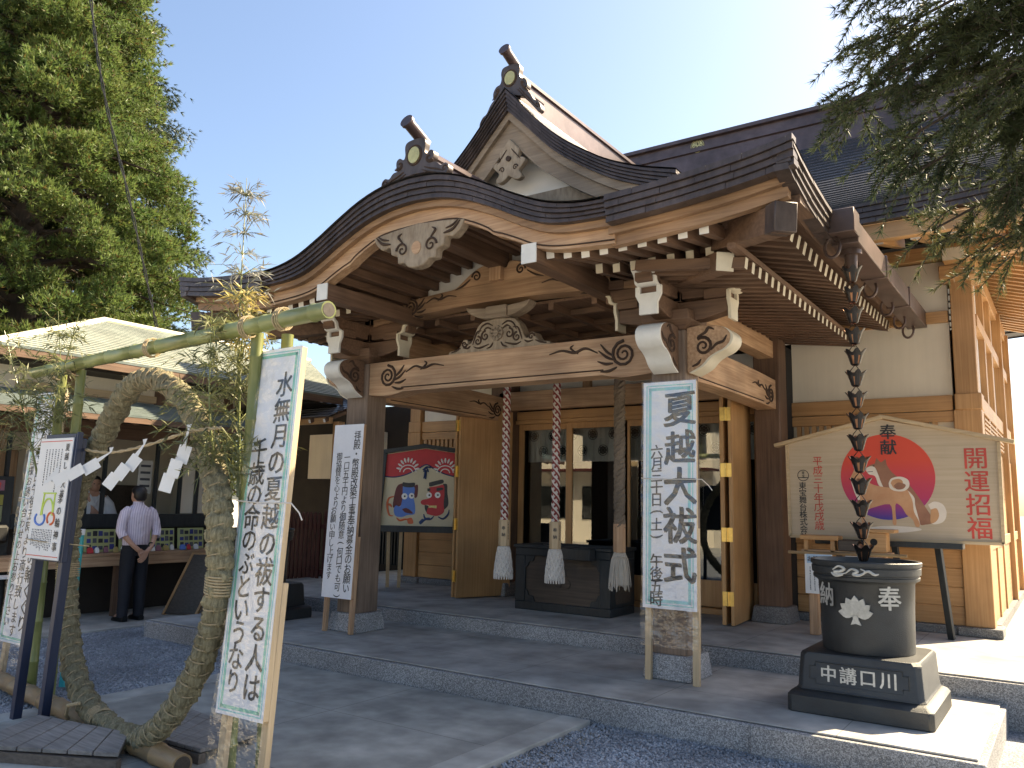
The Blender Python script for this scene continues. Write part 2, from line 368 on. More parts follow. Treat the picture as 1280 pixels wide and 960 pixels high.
def small_lines(mb, fr, a0, a1, b0, b1, n, w=.004, c=.003, mi=None):
    """rows of pen strokes for print too small to read"""
    for i in range(n):
        a = a0+(a1-a0)*(i+.5)/n; b = b0
        end = b1+(b0-b1)*random.uniform(0, .25)
        while b > end:
            h = random.uniform(.006, .014); mb.fbox(fr, a-w*random.uniform(.5, 1), a+w*random.uniform(.5, 1), b-h, b, 0, c, mi); b -= h+random.uniform(.004, .008)
    return mb
# ---------------------------------------------------------------- ground
XC = -4.77
def sheet(name, x0, x1, y0, y1, z, m, th=.0):
    mb = MB()
    if th: mb.box(x0, x1, y0, y1, z-th, z)
    else: mb.add([(x0, y0, z), (x1, y0, z), (x1, y1, z), (x0, y1, z)], [(0, 1, 2, 3)])
    return struct(mb.build(name, m, smooth_deg=0, bevel=.006 if th else 0))
sheet('ground', -400, 400, -400, 400, -.05, 'earth')
sheet('gravel_bed', -9.72, -6.55, -12, 9, -.03, 'gravel'); sheet('gravel_bed', -2.85, 14, -12, 7.5, -.03, 'gravel')
sheet('paved_path', -6.3, -3.34, -14, 5.6, 0, 'paving', .06)
sheet('path_kerb', -6.55, -6.304, -14, 5.6, .004, 'kerb', .06); sheet('path_kerb', -3.336, -3.09, -14, 5.6, .004, 'kerb', .06)
sheet('walkway', -14, -9.726, -12, 14, -.004, 'kerb', .04)
sheet('lower_step', -9.02, -.52, 5.64, 7.6, .155, 'granite', .2)
sheet('step_block', -1.88, -.515, 5.60, 5.638, .162, 'granite', .2)
sheet('lower_step_top', -8.98, -.56, 5.68, 7.44, .17, 'step_top', .012)
sheet('upper_step', -10.4, 5.2, 7.45, 18, .315, 'granite', .35)
sheet('upper_step_top', -10.36, 5.1, 7.49, 18, .33, 'step_top', .012)
def stones(name, n, boxes, size):
    """a scatter of real pebbles, one mesh"""
    base = np.array([(1, 0, 0), (-1, 0, 0), (0, 1, 0), (0, -1, 0), (0, 0, 1), (0, 0, -1)], float)
    F0 = np.array([(0, 2, 4), (2, 1, 4), (1, 3, 4), (3, 0, 4), (2, 0, 5), (1, 2, 5), (3, 1, 5), (0, 3, 5)])
    P = []
    for (x0, x1, y0, y1, fr) in boxes:
        k = int(n*fr); P.append(np.c_[rng.uniform(x0, x1, k), rng.uniform(y0, y1, k), rng.uniform(-.032, -.022, k)])
    P = np.concatenate(P); k = len(P); s = rng.uniform(.5, 1.3, (k, 1, 1))*size
    sc = rng.uniform(.6, 1.3, (k, 1, 3)); sc[:, :, 2] *= .75
    V = base[None]*sc*s; a = rng.uniform(0, 6.28, k); ca, sa = np.cos(a)[:, None], np.sin(a)[:, None]
    tl = rng.uniform(-.5, .5, k)[:, None]; z = V[:, :, 2]+V[:, :, 0]*tl
    V = np.stack([V[:, :, 0]*ca-V[:, :, 1]*sa, V[:, :, 0]*sa+V[:, :, 1]*ca, z], 2)+P[:, None]
    F = (F0[None]+np.arange(k)[:, None, None]*6).reshape(-1, 3)
    o = fast_mesh(name, V.reshape(-1, 3), F, ['stone']); return o
tag(stones('gravel', 42000, [(-3.08, -.3, 3.6, 5.63, .4), (-.3, 2.2, 4.3, 7.4, .1), (-9.7, -6.56, 3.2, 5.63, .42), (-9.7, -9.05, 5.6, 7.4, .06)], .013), 'loose blue-grey gravel lying beside the paved path', 'gravel', kind='stuff')
# ================================================================ the shrine hall
hall = thing('shrine_hall', (XC, 9.6, .33), 'timber shrine hall with a curved porch gable, dark copper roofs and cream plaster walls', 'shrine')
def P(mb, name, m, parent=hall, **k): return mb.build(name, m, parent, **k)
YF, YC, HW = 5.2, 6.72, 3.4            # fascia plane, column plane, half width of the porch roof
def lerp(tab):
    X_ = [a for a, b in tab]; Z_ = [b for a, b in tab]
    S = np.array(smooth(list(zip(X_, Z_)), 12)); return lambda d: float(np.interp(abs(d), S[:, 0], S[:, 1]))
zk_top = lerp([(0, 4.475), (.3, 4.45), (.6, 4.365), (.9, 4.225), (1.15, 4.095), (1.45, 3.965), (1.75, 3.90), (2.05, 3.885)])
zk_bot = lerp([(0, 4.27), (.3, 4.245), (.6, 4.17), (.9, 4.045), (1.15, 3.92), (1.4, 3.815), (1.65, 3.77), (2.05, 3.755)])
zk_haf = lerp([(0, 4.065), (.4, 4.045), (.62, 3.975), (.80, 3.885), (.86, 3.84), (.95, 3.81), (1.1, 3.745), (1.3, 3.655), (1.55, 3.605), (2.05, 3.575)])
up_ = lambda d: .17*math.exp(-max(0, HW-abs(d))/.75)
zs_top = lambda d: 3.86+up_(d)
zs_bot = lambda d: 3.68+.02*abs(abs(d)-2)+.85*up_(d)-.01
def H(x, y):
    d = abs(x-XC); c = math.hypot(HW-d, y-YF)
    base = min(3.87+.42*(y-YF)-.02, 3.80+.42*(HW-d))+.2*math.exp(-c/.6)
    if d < 2.05: return max(base, zk_top(d)+.004*(y-YF))
    return base
# --- porch roof surface (solid sheet, a few centimetres above the fascia underside)
xs = [XC+t for t in np.unique(np.concatenate([np.linspace(-HW, HW, 69), np.array([-2.05, 2.05])]))]
ys = list(np.concatenate([np.linspace(YF-.02, 7, 16), np.linspace(7.2, 10, 12)]))
mb = MB(); n = len(xs)
for y in ys:
    for x in xs: mb.v.append((x, y, H(x, y)+.012))
for j in range(len(ys)-1):
    for i in range(n-1): mb.f.append((j*n+i, j*n+i+1, (j+1)*n+i+1, (j+1)*n+i)); mb.m.append(0)
roofm = mat('copper_shingle_roof', (.055, .055, .062), .36, .25, (5, 5, 5), (.12, .115, .125), metal=.5)
n_ = roofm.node_tree.nodes; L_ = roofm.node_tree.links
tc = n_.new('ShaderNodeTexCoord'); br = n_.new('ShaderNodeTexBrick'); br.inputs['Scale'].default_value = 1; br.inputs['Brick Width'].default_value = .42; br.inputs['Row Height'].default_value = .17
br.inputs['Mortar Size'].default_value = .012; br.inputs['Color1'].default_value = (1, 1, 1, 1); br.inputs['Color2'].default_value = (.8, .8, .8, 1); br.inputs['Mortar'].default_value = (0, 0, 0, 1)
bp_ = n_.new('ShaderNodeBump'); bp_.inputs['Strength'].default_value = .8; bp_.inputs['Distance'].default_value = .02
L_.new(tc.outputs['Object'], br.inputs['Vector']); L_.new(br.outputs['Color'], bp_.inputs['Height']); L_.new(bp_.outputs[0], n_['Principled BSDF'].inputs['Normal'])
MT['shingle'] = roofm
porch_roof = P(mb, 'porch_roof', 'shingle', smooth_deg=50)
# --- layered shingle fascia: four courses cut into short lengths
def fascia(name, top, bot, us, place, parent, layers=4, seg=.30, thick=.10, m='copper'):
    """us: list of samples; top/bot(u)-> height; place(u,z,depth)-> point; every course is a row of short plates"""
    mb = MB(); U = np.array(us); 
    for k in range(layers):
        f0, f1 = k/layers, (k+1)/layers; u = U[0]-seg*random.uniform(.1, .8)
        while u < U[-1]:
            a, b = max(u, U[0]), min(u+seg*random.uniform(.85, 1.15), U[-1]); u = b+1e-6
            if b-a < .01: continue
            q = np.linspace(a+.0015, b-.0015, 5); dj = random.uniform(-.003, .003)
            d0 = .012*(layers-1-k)+dj
            up1 = [place(t, bot(t)+(top(t)-bot(t))*(1-f0)-.002, d0) for t in q]; dn1 = [place(t, bot(t)+(top(t)-bot(t))*(1-f1)+.003, d0+.006) for t in q]
            up2 = [place(t, bot(t)+(top(t)-bot(t))*(1-f0)-.002, d0-thick) for t in q]; dn2 = [place(t, bot(t)+(top(t)-bot(t))*(1-f1)+.003, d0+.006-thick) for t in q]
            rings = [[up1[i], dn1[i], dn2[i], up2[i]] for i in range(5)]
            mb.loft(rings, True, True)
    return mb.build(name, m, parent, smooth_deg=30)
F_ = lambda u, z, d: Vector((XC+u, YF-d+.04, z))
fascia('eave_fascia', zk_top, zk_bot, np.linspace(-2.05, 2.05, 60), F_, porch_roof)
for s in (-1, 1):
    fascia('eave_fascia', lambda d: zs_top(d)+.02, zs_bot, np.linspace(2.0, HW-.005, 20) if s > 0 else np.linspace(-HW+.005, -2.0, 20), lambda u, z, d: Vector((XC+u, YF-.035-d+.05, z)), porch_roof)
    zt = lambda y: H(XC+HW-.01, y)+.012; zb = lambda y: H(XC+HW-.01, y)-.19
    fascia('eave_fascia', zt, zb, np.linspace(YF+.0, 6.42 if s > 0 else 9.9, 20), lambda u, z, d, s=s: Vector((XC+s*(HW-.04+d), u, z)), porch_roof)
# --- wide carved barge board below the fascia
us = np.linspace(-2.0, 2.0, 81)
def board(us, zt, zb, y0, y1, name, m='old_x', parent=hall):
    mb = MB(); A = [(XC+u, y0, zt(u)) for u in us]; B = [(XC+u, y0, zb(u)) for u in us]; A2 = [(XC+u, y1, zt(u)) for u in us]; B2 = [(XC+u, y1, zb(u)) for u in us]
    mb.loft([[A[i], B[i], B2[i], A2[i]] for i in range(len(us))]); return mb.build(name, m, parent, smooth_deg=30)
bb = board(us, lambda u: zk_bot(u)+.02, zk_haf, 5.36, 5.47, 'barge_board')
board(us, lambda u: zk_bot(u)+.015, lambda u: zk_bot(u)-.055, 5.30, 5.362, 'board_moulding', 'eave_shade_wood', bb)
mb = MB(); mb.tube([(XC+u, 5.357, zk_haf(u)+.028) for u in us], .007, 5); P(mb, 'board_groove', 'groove', bb)
for s in (-1, 1):
    q = np.linspace(1.96, HW-.1, 24)*s
    if s < 0: q = q[::-1]
    sb = board(q, lambda u: zs_bot(u)+.01, lambda u: zs_bot(u)-.125, 5.385, 5.46, 'eave_board', 'eave_shade_wood')
    board(q, lambda u: zs_bot(u)+.012, lambda u: zs_bot(u)-.045, 5.33, 5.383, 'eave_moulding', 'eave_shade_wood', sb)
# --- pendant under the gable point
fr = XZ(5.345); mb = MB(); hp = smooth([(0, 3.685), (.09, 3.70), (.15, 3.745), (.22, 3.75), (.235, 3.82), (.31, 3.85), (.33, 3.92), (.42, 3.91), (.50, 3.97), (.545, 4.045)], 4)+[(.3, 4.075), (0, 4.10)]
mb.prism([(XC+a, b) for a, b in hp]+[(XC-a, b) for a, b in hp[-2:0:-1]], fr, -.10, 0)
gg = P(mb, 'gable_pendant', 'grey_wood', bevel=.008)
mb = MB(); mb.disc(fr, XC, 3.87, .055, .06, 0, .006); P(mb, 'pendant_boss', 'old_x', gg)
mb = MB()
for s in (-1, 1):
    mb.spiral(fr, XC+s*.17, 3.87, .07, 1.4, .006, .012, 0 if s > 0 else math.pi, s)
    mb.curve(fr, [(XC+s*.17, 3.94), (XC+s*.22, 4.0), (XC+s*.18, 4.03)], .006, .012)
    mb.curve(fr, [(XC+s*.32, 3.95), (XC+s*.42, 3.97), (XC+s*.50, 4.04)], .006, .014); mb.curve(fr, [(XC+s*.34, 3.99), (XC+s*.42, 4.01), (XC+s*.48, 4.05)], .006, .010)
P(mb, 'pendant_carving', 'groove', gg)
# --- curved ceiling of the gable and its ribs
mb = MB(); q = np.linspace(-2.0, 2.0, 61)
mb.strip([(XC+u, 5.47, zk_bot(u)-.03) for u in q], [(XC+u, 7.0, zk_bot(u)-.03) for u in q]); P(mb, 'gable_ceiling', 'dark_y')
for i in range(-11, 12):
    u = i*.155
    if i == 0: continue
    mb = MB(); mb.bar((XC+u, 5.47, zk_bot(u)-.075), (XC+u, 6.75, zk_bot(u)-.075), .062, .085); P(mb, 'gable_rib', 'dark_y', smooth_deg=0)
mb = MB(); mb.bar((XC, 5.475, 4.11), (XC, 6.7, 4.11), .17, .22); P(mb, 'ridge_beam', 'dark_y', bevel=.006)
for s in (-1, 1):
    mb = MB(); mb.bar((XC+s*1.22, 5.36, 3.62), (XC+s*1.22, 6.8, 3.62), .14, .16); mb.fbox(XZ(5.358), XC+s*1.22-.072, XC+s*1.22+.072, 3.538, 3.702, 0, .012, 1)
    P(mb, 'cross_beam', ['dark_y', 'white'], smooth_deg=0)
# --- columns
for s in (-1, 1):
    x = XC+s*1.9; mb = MB(); mb.box(x-.16, x+.16, YC-.16, YC+.16, .36, 3.13); c_ = P(mb, 'porch_column', 'column', bevel=.018, seg=2)
    mb = MB(); mb.loft([[(x+a*w, YC+b*w, z) for a, b in ((-1, -1), (1, -1), (1, 1), (-1, 1))] for w, z in ((.225, .172), (.20, .37))]); P(mb, 'stone_base', 'granite', c_, bevel=.01)
    mb = MB(); mb.box(x-.15, x+.15, 9.36, 9.66, .50, 3.95); c_ = P(mb, 'rear_column', 'dark_z', bevel=.012)
    mb = MB(); mb.loft([[(x+a*w, 9.5+b*w, z) for a, b in ((-1, -1), (1, -1), (1, 1), (-1, 1))] for w, z in ((.215, .332), (.19, .51))]); P(mb, 'stone_base', 'granite_d', c_, bevel=.01)
# --- carved lintel between the columns
q = np.linspace(-1.9, 1.9, 41); zt = lambda u: 3.135-.004*(u/1.9)**2; 
def zb_(u):
    a = abs(u); return 2.785 if a < 1.28 else 2.785-.035*math.sin(min(1, (a-1.28)/.12)*math.pi/2) if a < 1.5 else 2.75+.03*((a-1.5)/.4)
beam = board(q, zt, zb_, YC-.13, YC+.13, 'carved_lintel'); fr = XZ(YC-.131)
def lintel_carving(fr, uc, z, s, mb, k=1.):
    """the whirl and its flames at one end; s=+1 opens to the left"""
    mb.spiral(fr, uc, z, .125*k, 2.2, .004, .017*k, math.pi*.5, s)
    for (da, db), (ea, eb) in (((.10, -.05), (.26, .05)), ((.11, -.08), (.27, -.05)), ((.07, -.12), (.24, -.15)), ((.11, -.01), (.24, .11))):
        mb.curve(fr, [(uc-s*da*k, z+db*k), (uc-s*(da+ea)/2*k, z+(db+eb)/2*k-.015*k), (uc-s*ea*k, z+eb*k)], .004, .014*k)
    mb.curve(fr, [(uc-s*.27*k, z+.03*k), (uc-s*.40*k, z+.085*k), (uc-s*.52*k, z+.055*k), (uc-s*.66*k, z+.085*k), (uc-s*.80*k, z+.06*k)], .004, .014*k)
    mb.curve(fr, [(uc-s*.48*k, z+.04*k), (uc-s*.56*k, z+.10*k), (uc-s*.53*k, z+.13*k)], .004, .011*k)
for s in (1, -1): mb = MB(); lintel_carving(fr, XC+s*1.46, 2.965, s, mb); P(mb, 'lintel_carving', 'groove', beam)
mb = MB(); mb.tube([fr(XC+u, zb_(u)+.045, .003) for u in np.linspace(-1.25, 1.25, 20)], .007, 5); P(mb, 'lintel_groove', 'groove', beam)
# --- frog-leg strut above the lintel
fr = XZ(YC-.09); h = smooth([(.64, 3.14), (.62, 3.175), (.52, 3.19), (.47, 3.24), (.44, 3.285), (.39, 3.28), (.375, 3.235), (.335, 3.25), (.30, 3.32), (.26, 3.40), (.20, 3.455)], 4)+[(0, 3.475)]
mb = MB(); mb.prism([(XC-.64, 3.137), (XC+.64, 3.137)]+[(XC+a, b) for a, b in h[1:]]+[(XC-a, b) for a, b in h[-2:0:-1]], fr, -.14, 0); ks = P(mb, 'frog_leg_strut', 'grey_wood', bevel=.01)
mb = MB()
for k in range(9): mb.disc(fr, XC+.055*math.cos(k*.698), 3.315+.055*math.sin(k*.698), .026, .026, -.01, .022, 12)
mb.disc(fr, XC, 3.315, .032, .032, -.01, .035, 14); P(mb, 'strut_flower', 'gable_wood', ks)
for s in (-1, 1):
    mb = MB(); mb.spiral(fr, XC+s*.15, 3.30, .055, 1.3, .004, .011, math.pi/2, -s); mb.spiral(fr, XC+s*.245, 3.255, .05, 1.3, .004, .011, math.pi/2, s)
    for pts in (((.06, 3.40), (.13, 3.43), (.20, 3.40), (.24, 3.33)), ((.10, 3.21), (.17, 3.19), (.24, 3.18), (.30, 3.20)), ((.05, 3.22), (.08, 3.18), (.13, 3.165)), ((.20, 3.36), (.255, 3.35), (.29, 3.28), (.31, 3.22)), ((.34, 3.21), (.38, 3.19), (.44, 3.20)), ((.07, 3.36), (.12, 3.385), (.17, 3.365))): mb.curve(fr, [(XC+s*a, b) for a, b in pts], .004, .010)
    mb.spiral(fr, XC+s*.42, 3.24, .038, 1.2, .004, .011, 0, s)
    mb.curve(fr, [(XC+s*.47, 3.20), (XC+s*.53, 3.175), (XC+s*.60, 3.16)], .004, .010)
    P(mb, 'strut_carving', 'groove', ks)
mb = MB(); mb.box(XC-.13, XC+.13, YC-.13, YC+.1, 3.47, 3.60)
for s in (-1, 1): mb.prism([(XC+s*a, b) for a, b in smooth([(.13, 3.48), (.24, 3.50), (.36, 3.56), (.40, 3.62), (.34, 3.61), (.13, 3.59)], 3)], fr, -.12, .02)
P(mb, 'strut_block', 'gable_wood', ks, bevel=.006)
# --- upper rainbow beam, plaster tympanum and its strut
q = np.linspace(-1.75, 1.75, 41); b2 = board(q, lambda u: 3.86-.13*(u/1.75)**2, lambda u: 3.66-.10*(u/1.75)**2, YC-.10, YC+.10, 'rainbow_beam', 'eave_shade_wood')
fr = XZ(YC-.101); 
for s in (1, -1): mb = MB(); lintel_carving(fr, XC+s*1.18, 3.72, s, mb, .8); P(mb, 'beam_carving', 'groove', b2)
mb = MB(); qq = np.linspace(-1.9, 1.9, 41); qq = np.linspace(-1.7, 1.7, 41); mb.strip([(XC+u, YC+.05, 3.74-.11*(u/1.75)**2) for u in qq], [(XC+u, YC+.05, zk_bot(u)-.02) for u in qq]); P(mb, 'tympanum', 'plasterw')
mb = MB(); h = smooth([(.72, 3.80), (.66, 3.84), (.56, 3.86), (.48, 3.91), (.38, 3.98), (.26, 4.04), (.14, 4.06), (.10, 4.0)], 4)
mb.prism([(XC-.72, 3.77), (XC+.72, 3.77)]+[(XC+a, b) for a, b in h]+[(XC-a, b) for a, b in h[::-1]], fr, -.06, -.005)
ts = P(mb, 'gable_strut', 'old_x', bevel=.006); 
for s in (-1, 1): mb = MB(); mb.spiral(fr, XC+s*.28, 3.95, .06, 1.5, .0, .012, 0 if s > 0 else math.pi, s); mb.curve(fr, [(XC+s*.36, 3.93), (XC+s*.46, 3.87), (XC+s*.56, 3.84)], 0, .011); P(mb, 'strut_carving', 'groove', ts)
mb = MB(); mb.box(XC-.07, XC+.07, YC-.16, YC+.1, 3.86, 4.2); P(mb, 'king_post', 'old_z')
# --- brackets on the columns
T_end = [(-.085, 0), (.085, 0), (.085, .10), (.12, .17), (.12, .245), (.075, .245), (.075, .185), (-.075, .185), (-.075, .245), (-.12, .245), (-.12, .17), (-.085, .10)]
for s in (-1, 1):
    x = XC+s*1.9; mb = MB()
    mb.loft([[(x+a*w, YC+b*w, z) for a, b in ((-1, -1), (1, -1), (1, 1), (-1, 1))] for w, z in ((.15, 3.13), (.22, 3.21), (.22, 3.30))])
    for k in range(2):
        z = 3.22+k*.20; l = .52+.14*k
        for ax in 'xy':
            prof = [(-l, z+.17), (-l, z+.05), (-l*.55, z), (l*.55, z), (l, z+.05), (l, z+.17)]
            f2 = Frame((x, YC, 0), (1, 0, 0), (0, 0, 1), (0, -1, 0)) if ax == 'x' else Frame((x, YC, 0), (0, 1, 0), (0, 0, 1), (1, 0, 0))
            mb.prism(prof, f2, -.075, .075)
            for e in (-1, 0, 1):
                c = f2(e*(l-.1), 0); mb.box(c.x-.105, c.x+.105, c.y-.105, c.y+.105, z+.172, z+.26)
    bk = P(mb, 'bracket_set', 'dark_x', bevel=.006)
    # painted arm ends: front, outer side, inner side
    for (ox, oy, ux, uy, nx, ny) in ((0, -1, 1, 0, 0, -1), (s, 0, 0, -1, s, 0), (-s, 0, 0, 1, -s, 0)):
        f2 = Frame((x+ox*.525, YC+oy*.525, 3.20), (ux, uy, 0), (0, 0, 1), (nx, ny, 0)); mb = MB(); mb.prism(T_end, f2, 0, .03)
        f3 = Frame((x+ox*.56, YC+oy*.56, 3.44), (nx, ny, 0), (0, 0, 1), (ux, uy, 0))
        top = smooth([(-.02, 0), (.05, .02), (.07, .08), (.12, .12), (.14, .19)], 3); prof = top+[(a-.035, b+.012) for a, b in top[::-1]]
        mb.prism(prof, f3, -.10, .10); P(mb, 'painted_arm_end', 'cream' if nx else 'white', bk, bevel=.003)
    # elephant-trunk nosings, one to the front and one outwards
    for (nx, ny) in ((0, -1), (s, 0)):
        f3 = Frame((x+nx*.158, YC+ny*.158, 0), (nx, ny, 0), (0, 0, 1), (-ny, nx, 0) if ny else (0, -1, 0))
        edge = smooth([(.02, 2.745), (.13, 2.80), (.20, 2.87), (.27, 2.91), (.33, 2.935), (.385, 2.99), (.39, 3.06), (.34, 3.115), (.26, 3.145)], 5)
        mb = MB(); mb.prism(edge+[(.12, 3.16), (0, 3.15), (0, 2.745)], f3, -.105, .105); no = P(mb, 'nosing', 'dark_x' if ny else 'old_y', bevel=.006)
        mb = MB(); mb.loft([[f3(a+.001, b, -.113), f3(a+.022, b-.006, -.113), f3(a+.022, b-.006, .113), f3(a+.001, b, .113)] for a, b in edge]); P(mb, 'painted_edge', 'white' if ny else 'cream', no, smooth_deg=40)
        for cc in (.107, -.107):
                mb = MB()
                mb.spiral(f3, .15, 2.97, .085, 1.7, cc, .016, 2.2, -1); mb.curve(f3, [(.22, 2.93), (.27, 2.98), (.33, 3.0), (.36, 3.05)], cc, .014); mb.curve(f3, [(.1, 3.06), (.17, 3.09), (.2, 3.13), (.25, 3.11)], cc, .014); mb.curve(f3, [(.05, 2.80), (.10, 2.82), (.13, 2.86)], cc, .012)
                P(mb, 'nosing_carving', 'groove', no)
    # side lintel back to the hall
    q = np.linspace(YC+.16, 9.36, 21); mb = MB(); w_ = .11
    mb.loft([[(x-w_, y, 3.06+.02*math.sin((y-YC)/2.64*math.pi)), (x-w_, y, 2.72+.02*math.sin((y-YC)/2.64*math.pi)), (x+w_, y, 2.72+.02*math.sin((y-YC)/2.64*math.pi)), (x+w_, y, 3.06+.02*math.sin((y-YC)/2.64*math.pi))] for y in q])
    sb_ = P(mb, 'side_lintel', 'old_y', bevel=.005); f2 = Frame((x+.111, 0, 0), (0, 1, 0), (0, 0, 1), (1, 0, 0)); mb = MB(); lintel_carving(f2, 9.16, 2.87, 1, mb, .8); mb.tube([f2(y, 2.765, .003) for y in np.linspace(7, 8.9, 12)], .006, 5); P(mb, 'lintel_carving', 'groove', sb_)
    mb = MB(); mb.box(x-.09, x+.09, YC+.1, 9.5, 3.32, 3.52); P(mb, 'side_plate', 'old_y', bevel=.005)
    mb = MB(); mb.box(x-.05, x+.05, YC+.1, 9.4, 3.53, 4.1); P(mb, 'side_wall_board', 'old_y')
# --- eave purlin and rafters
mb = MB(); mb.box(XC-2.62, XC-1.30, YC-.10, YC+.10, 3.66, 3.80); P(mb, 'eave_purlin', 'dark_x', smooth_deg=0)
mb = MB(); mb.box(XC+1.30, XC+2.62, YC-.10, YC+.10, 3.66, 3.80); P(mb, 'eave_purlin', 'dark_x', smooth_deg=0)
mb = MB(); mb.box(XC-1.9, XC+1.9, 9.36, 9.46, 2.88, 3.14); P(mb, 'rear_beam', 'old_x', bevel=.005)
zf = lambda d: 3.583+.55*up_(d)+.05*max(0, (1.7-abs(d))/.35)
zl = lambda d: 3.595+.03*max(0, (1.75-abs(d))/.35)+.1*up_(d)
for s in (-1, 1):
    for k in range(9):
        d = 1.345+k*.165; x = XC+s*d
        mb = MB(); mb.bar((x, 5.48, zf(d)), (x, 6.75, zf(d)+.20), .074, .096, endmi=1); P(mb, 'flying_rafter', ['dark_y', 'white'], smooth_deg=0)
        if 1 <= k < 8:
            mb = MB(); mb.bar((x+.01*s, 6.0, zl(d)-.005), (x+.01*s, 6.75, zl(d)+.10), .066, .082, endmi=1); P(mb, 'base_rafter', ['dark_y', 'cream'], smooth_deg=0)
    # boards closing the eaves above the rafters
    mb = MB(); q = np.linspace(1.2, HW-.12, 14)
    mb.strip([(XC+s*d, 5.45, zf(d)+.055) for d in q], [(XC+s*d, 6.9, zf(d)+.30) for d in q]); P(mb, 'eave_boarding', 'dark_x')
x1 = XC+HW-.24
zside = lambda y: 3.60+.05*math.exp(-abs(y-5.7)/.35)+.022*max(0, y-7.0)
for k in range(26):
    y = 5.82+k*.1685
    mb = MB(); mb.bar((x1, y, zside(y)), (XC+1.9, y, zside(y)+.30), .066, .098, endmi=1); P(mb, 'flying_rafter', ['dark_x', 'cream'], smooth_deg=0)
    y = 5.95+k*.1655
    if y < 9.8:
        mb = MB(); mb.bar((XC+2.82, y, 3.445+.012*(y-6)), (XC+1.9, y, 3.445+.012*(y-6)+.12), .062, .085, endmi=1); P(mb, 'base_rafter', ['dark_x', 'cream'], smooth_deg=0)
mb = MB(); mb.strip([(x1+.12, y, zside(y)+.075) for y in np.linspace(5.5, 10, 20)], [(XC+1.8, y, zside(y)+.41) for y in np.linspace(5.5, 10, 20)]); P(mb, 'eave_boarding', 'dark_y')
mb = MB(); mb.strip([(XC-HW+.12, y, zside(y)+.075) for y in np.linspace(5.5, 10, 20)], [(XC-1.8, y, zside(y)+.41) for y in np.linspace(5.5, 10, 20)]); P(mb, 'eave_boarding', 'dark_y')
for k in range(13):
    y = 5.9+k*.17; mb = MB(); mb.bar((XC-HW+.24, y, zside(y)), (XC-1.9, y, zside(y)+.30), .058, .085, endmi=1); P(mb, 'side_rafter', ['dark_x', 'cream'], smooth_deg=0)
# kioi strips that carry the flying rafters, side board under the right eave
mb = MB(); mb.box(XC+2.76, XC+2.83, 5.7, 9.9, 3.50, 3.545); P(mb, 'rafter_strip', 'dark_y', smooth_deg=0)
mb = MB(); mb.loft([[(XC+HW-.16, y, zside(y)+.05), (XC+HW-.16, y, zside(y)+.17), (XC+HW-.05, y, zside(y)+.17), (XC+HW-.05, y, zside(y)+.05)] for y in np.linspace(5.5, 10, 18)]); P(mb, 'side_eave_board', 'dark_y')
for s in (-1, 1):   # hip rafters with copper and painted ends
    mb = MB(); mb.bar((XC+s*3.27, 5.36, 3.53), (XC+s*1.9, 6.72, 3.86), .15, .19, endmi=1); mb.bar((XC+s*3.30, 5.33, 3.535), (XC+s*3.20, 5.43, 3.55), .165, .205, endmi=1, mi=1); P(mb, 'hip_rafter', ['dark_y', 'copper'], bevel=.005)
    mb = MB(); mb.bar((XC+s*2.68, 5.88, 3.46), (XC+s*1.9, 6.7, 3.62), .145, .15, endmi=1); P(mb, 'lower_hip_rafter', ['dark_y', 'cream'], bevel=.004)
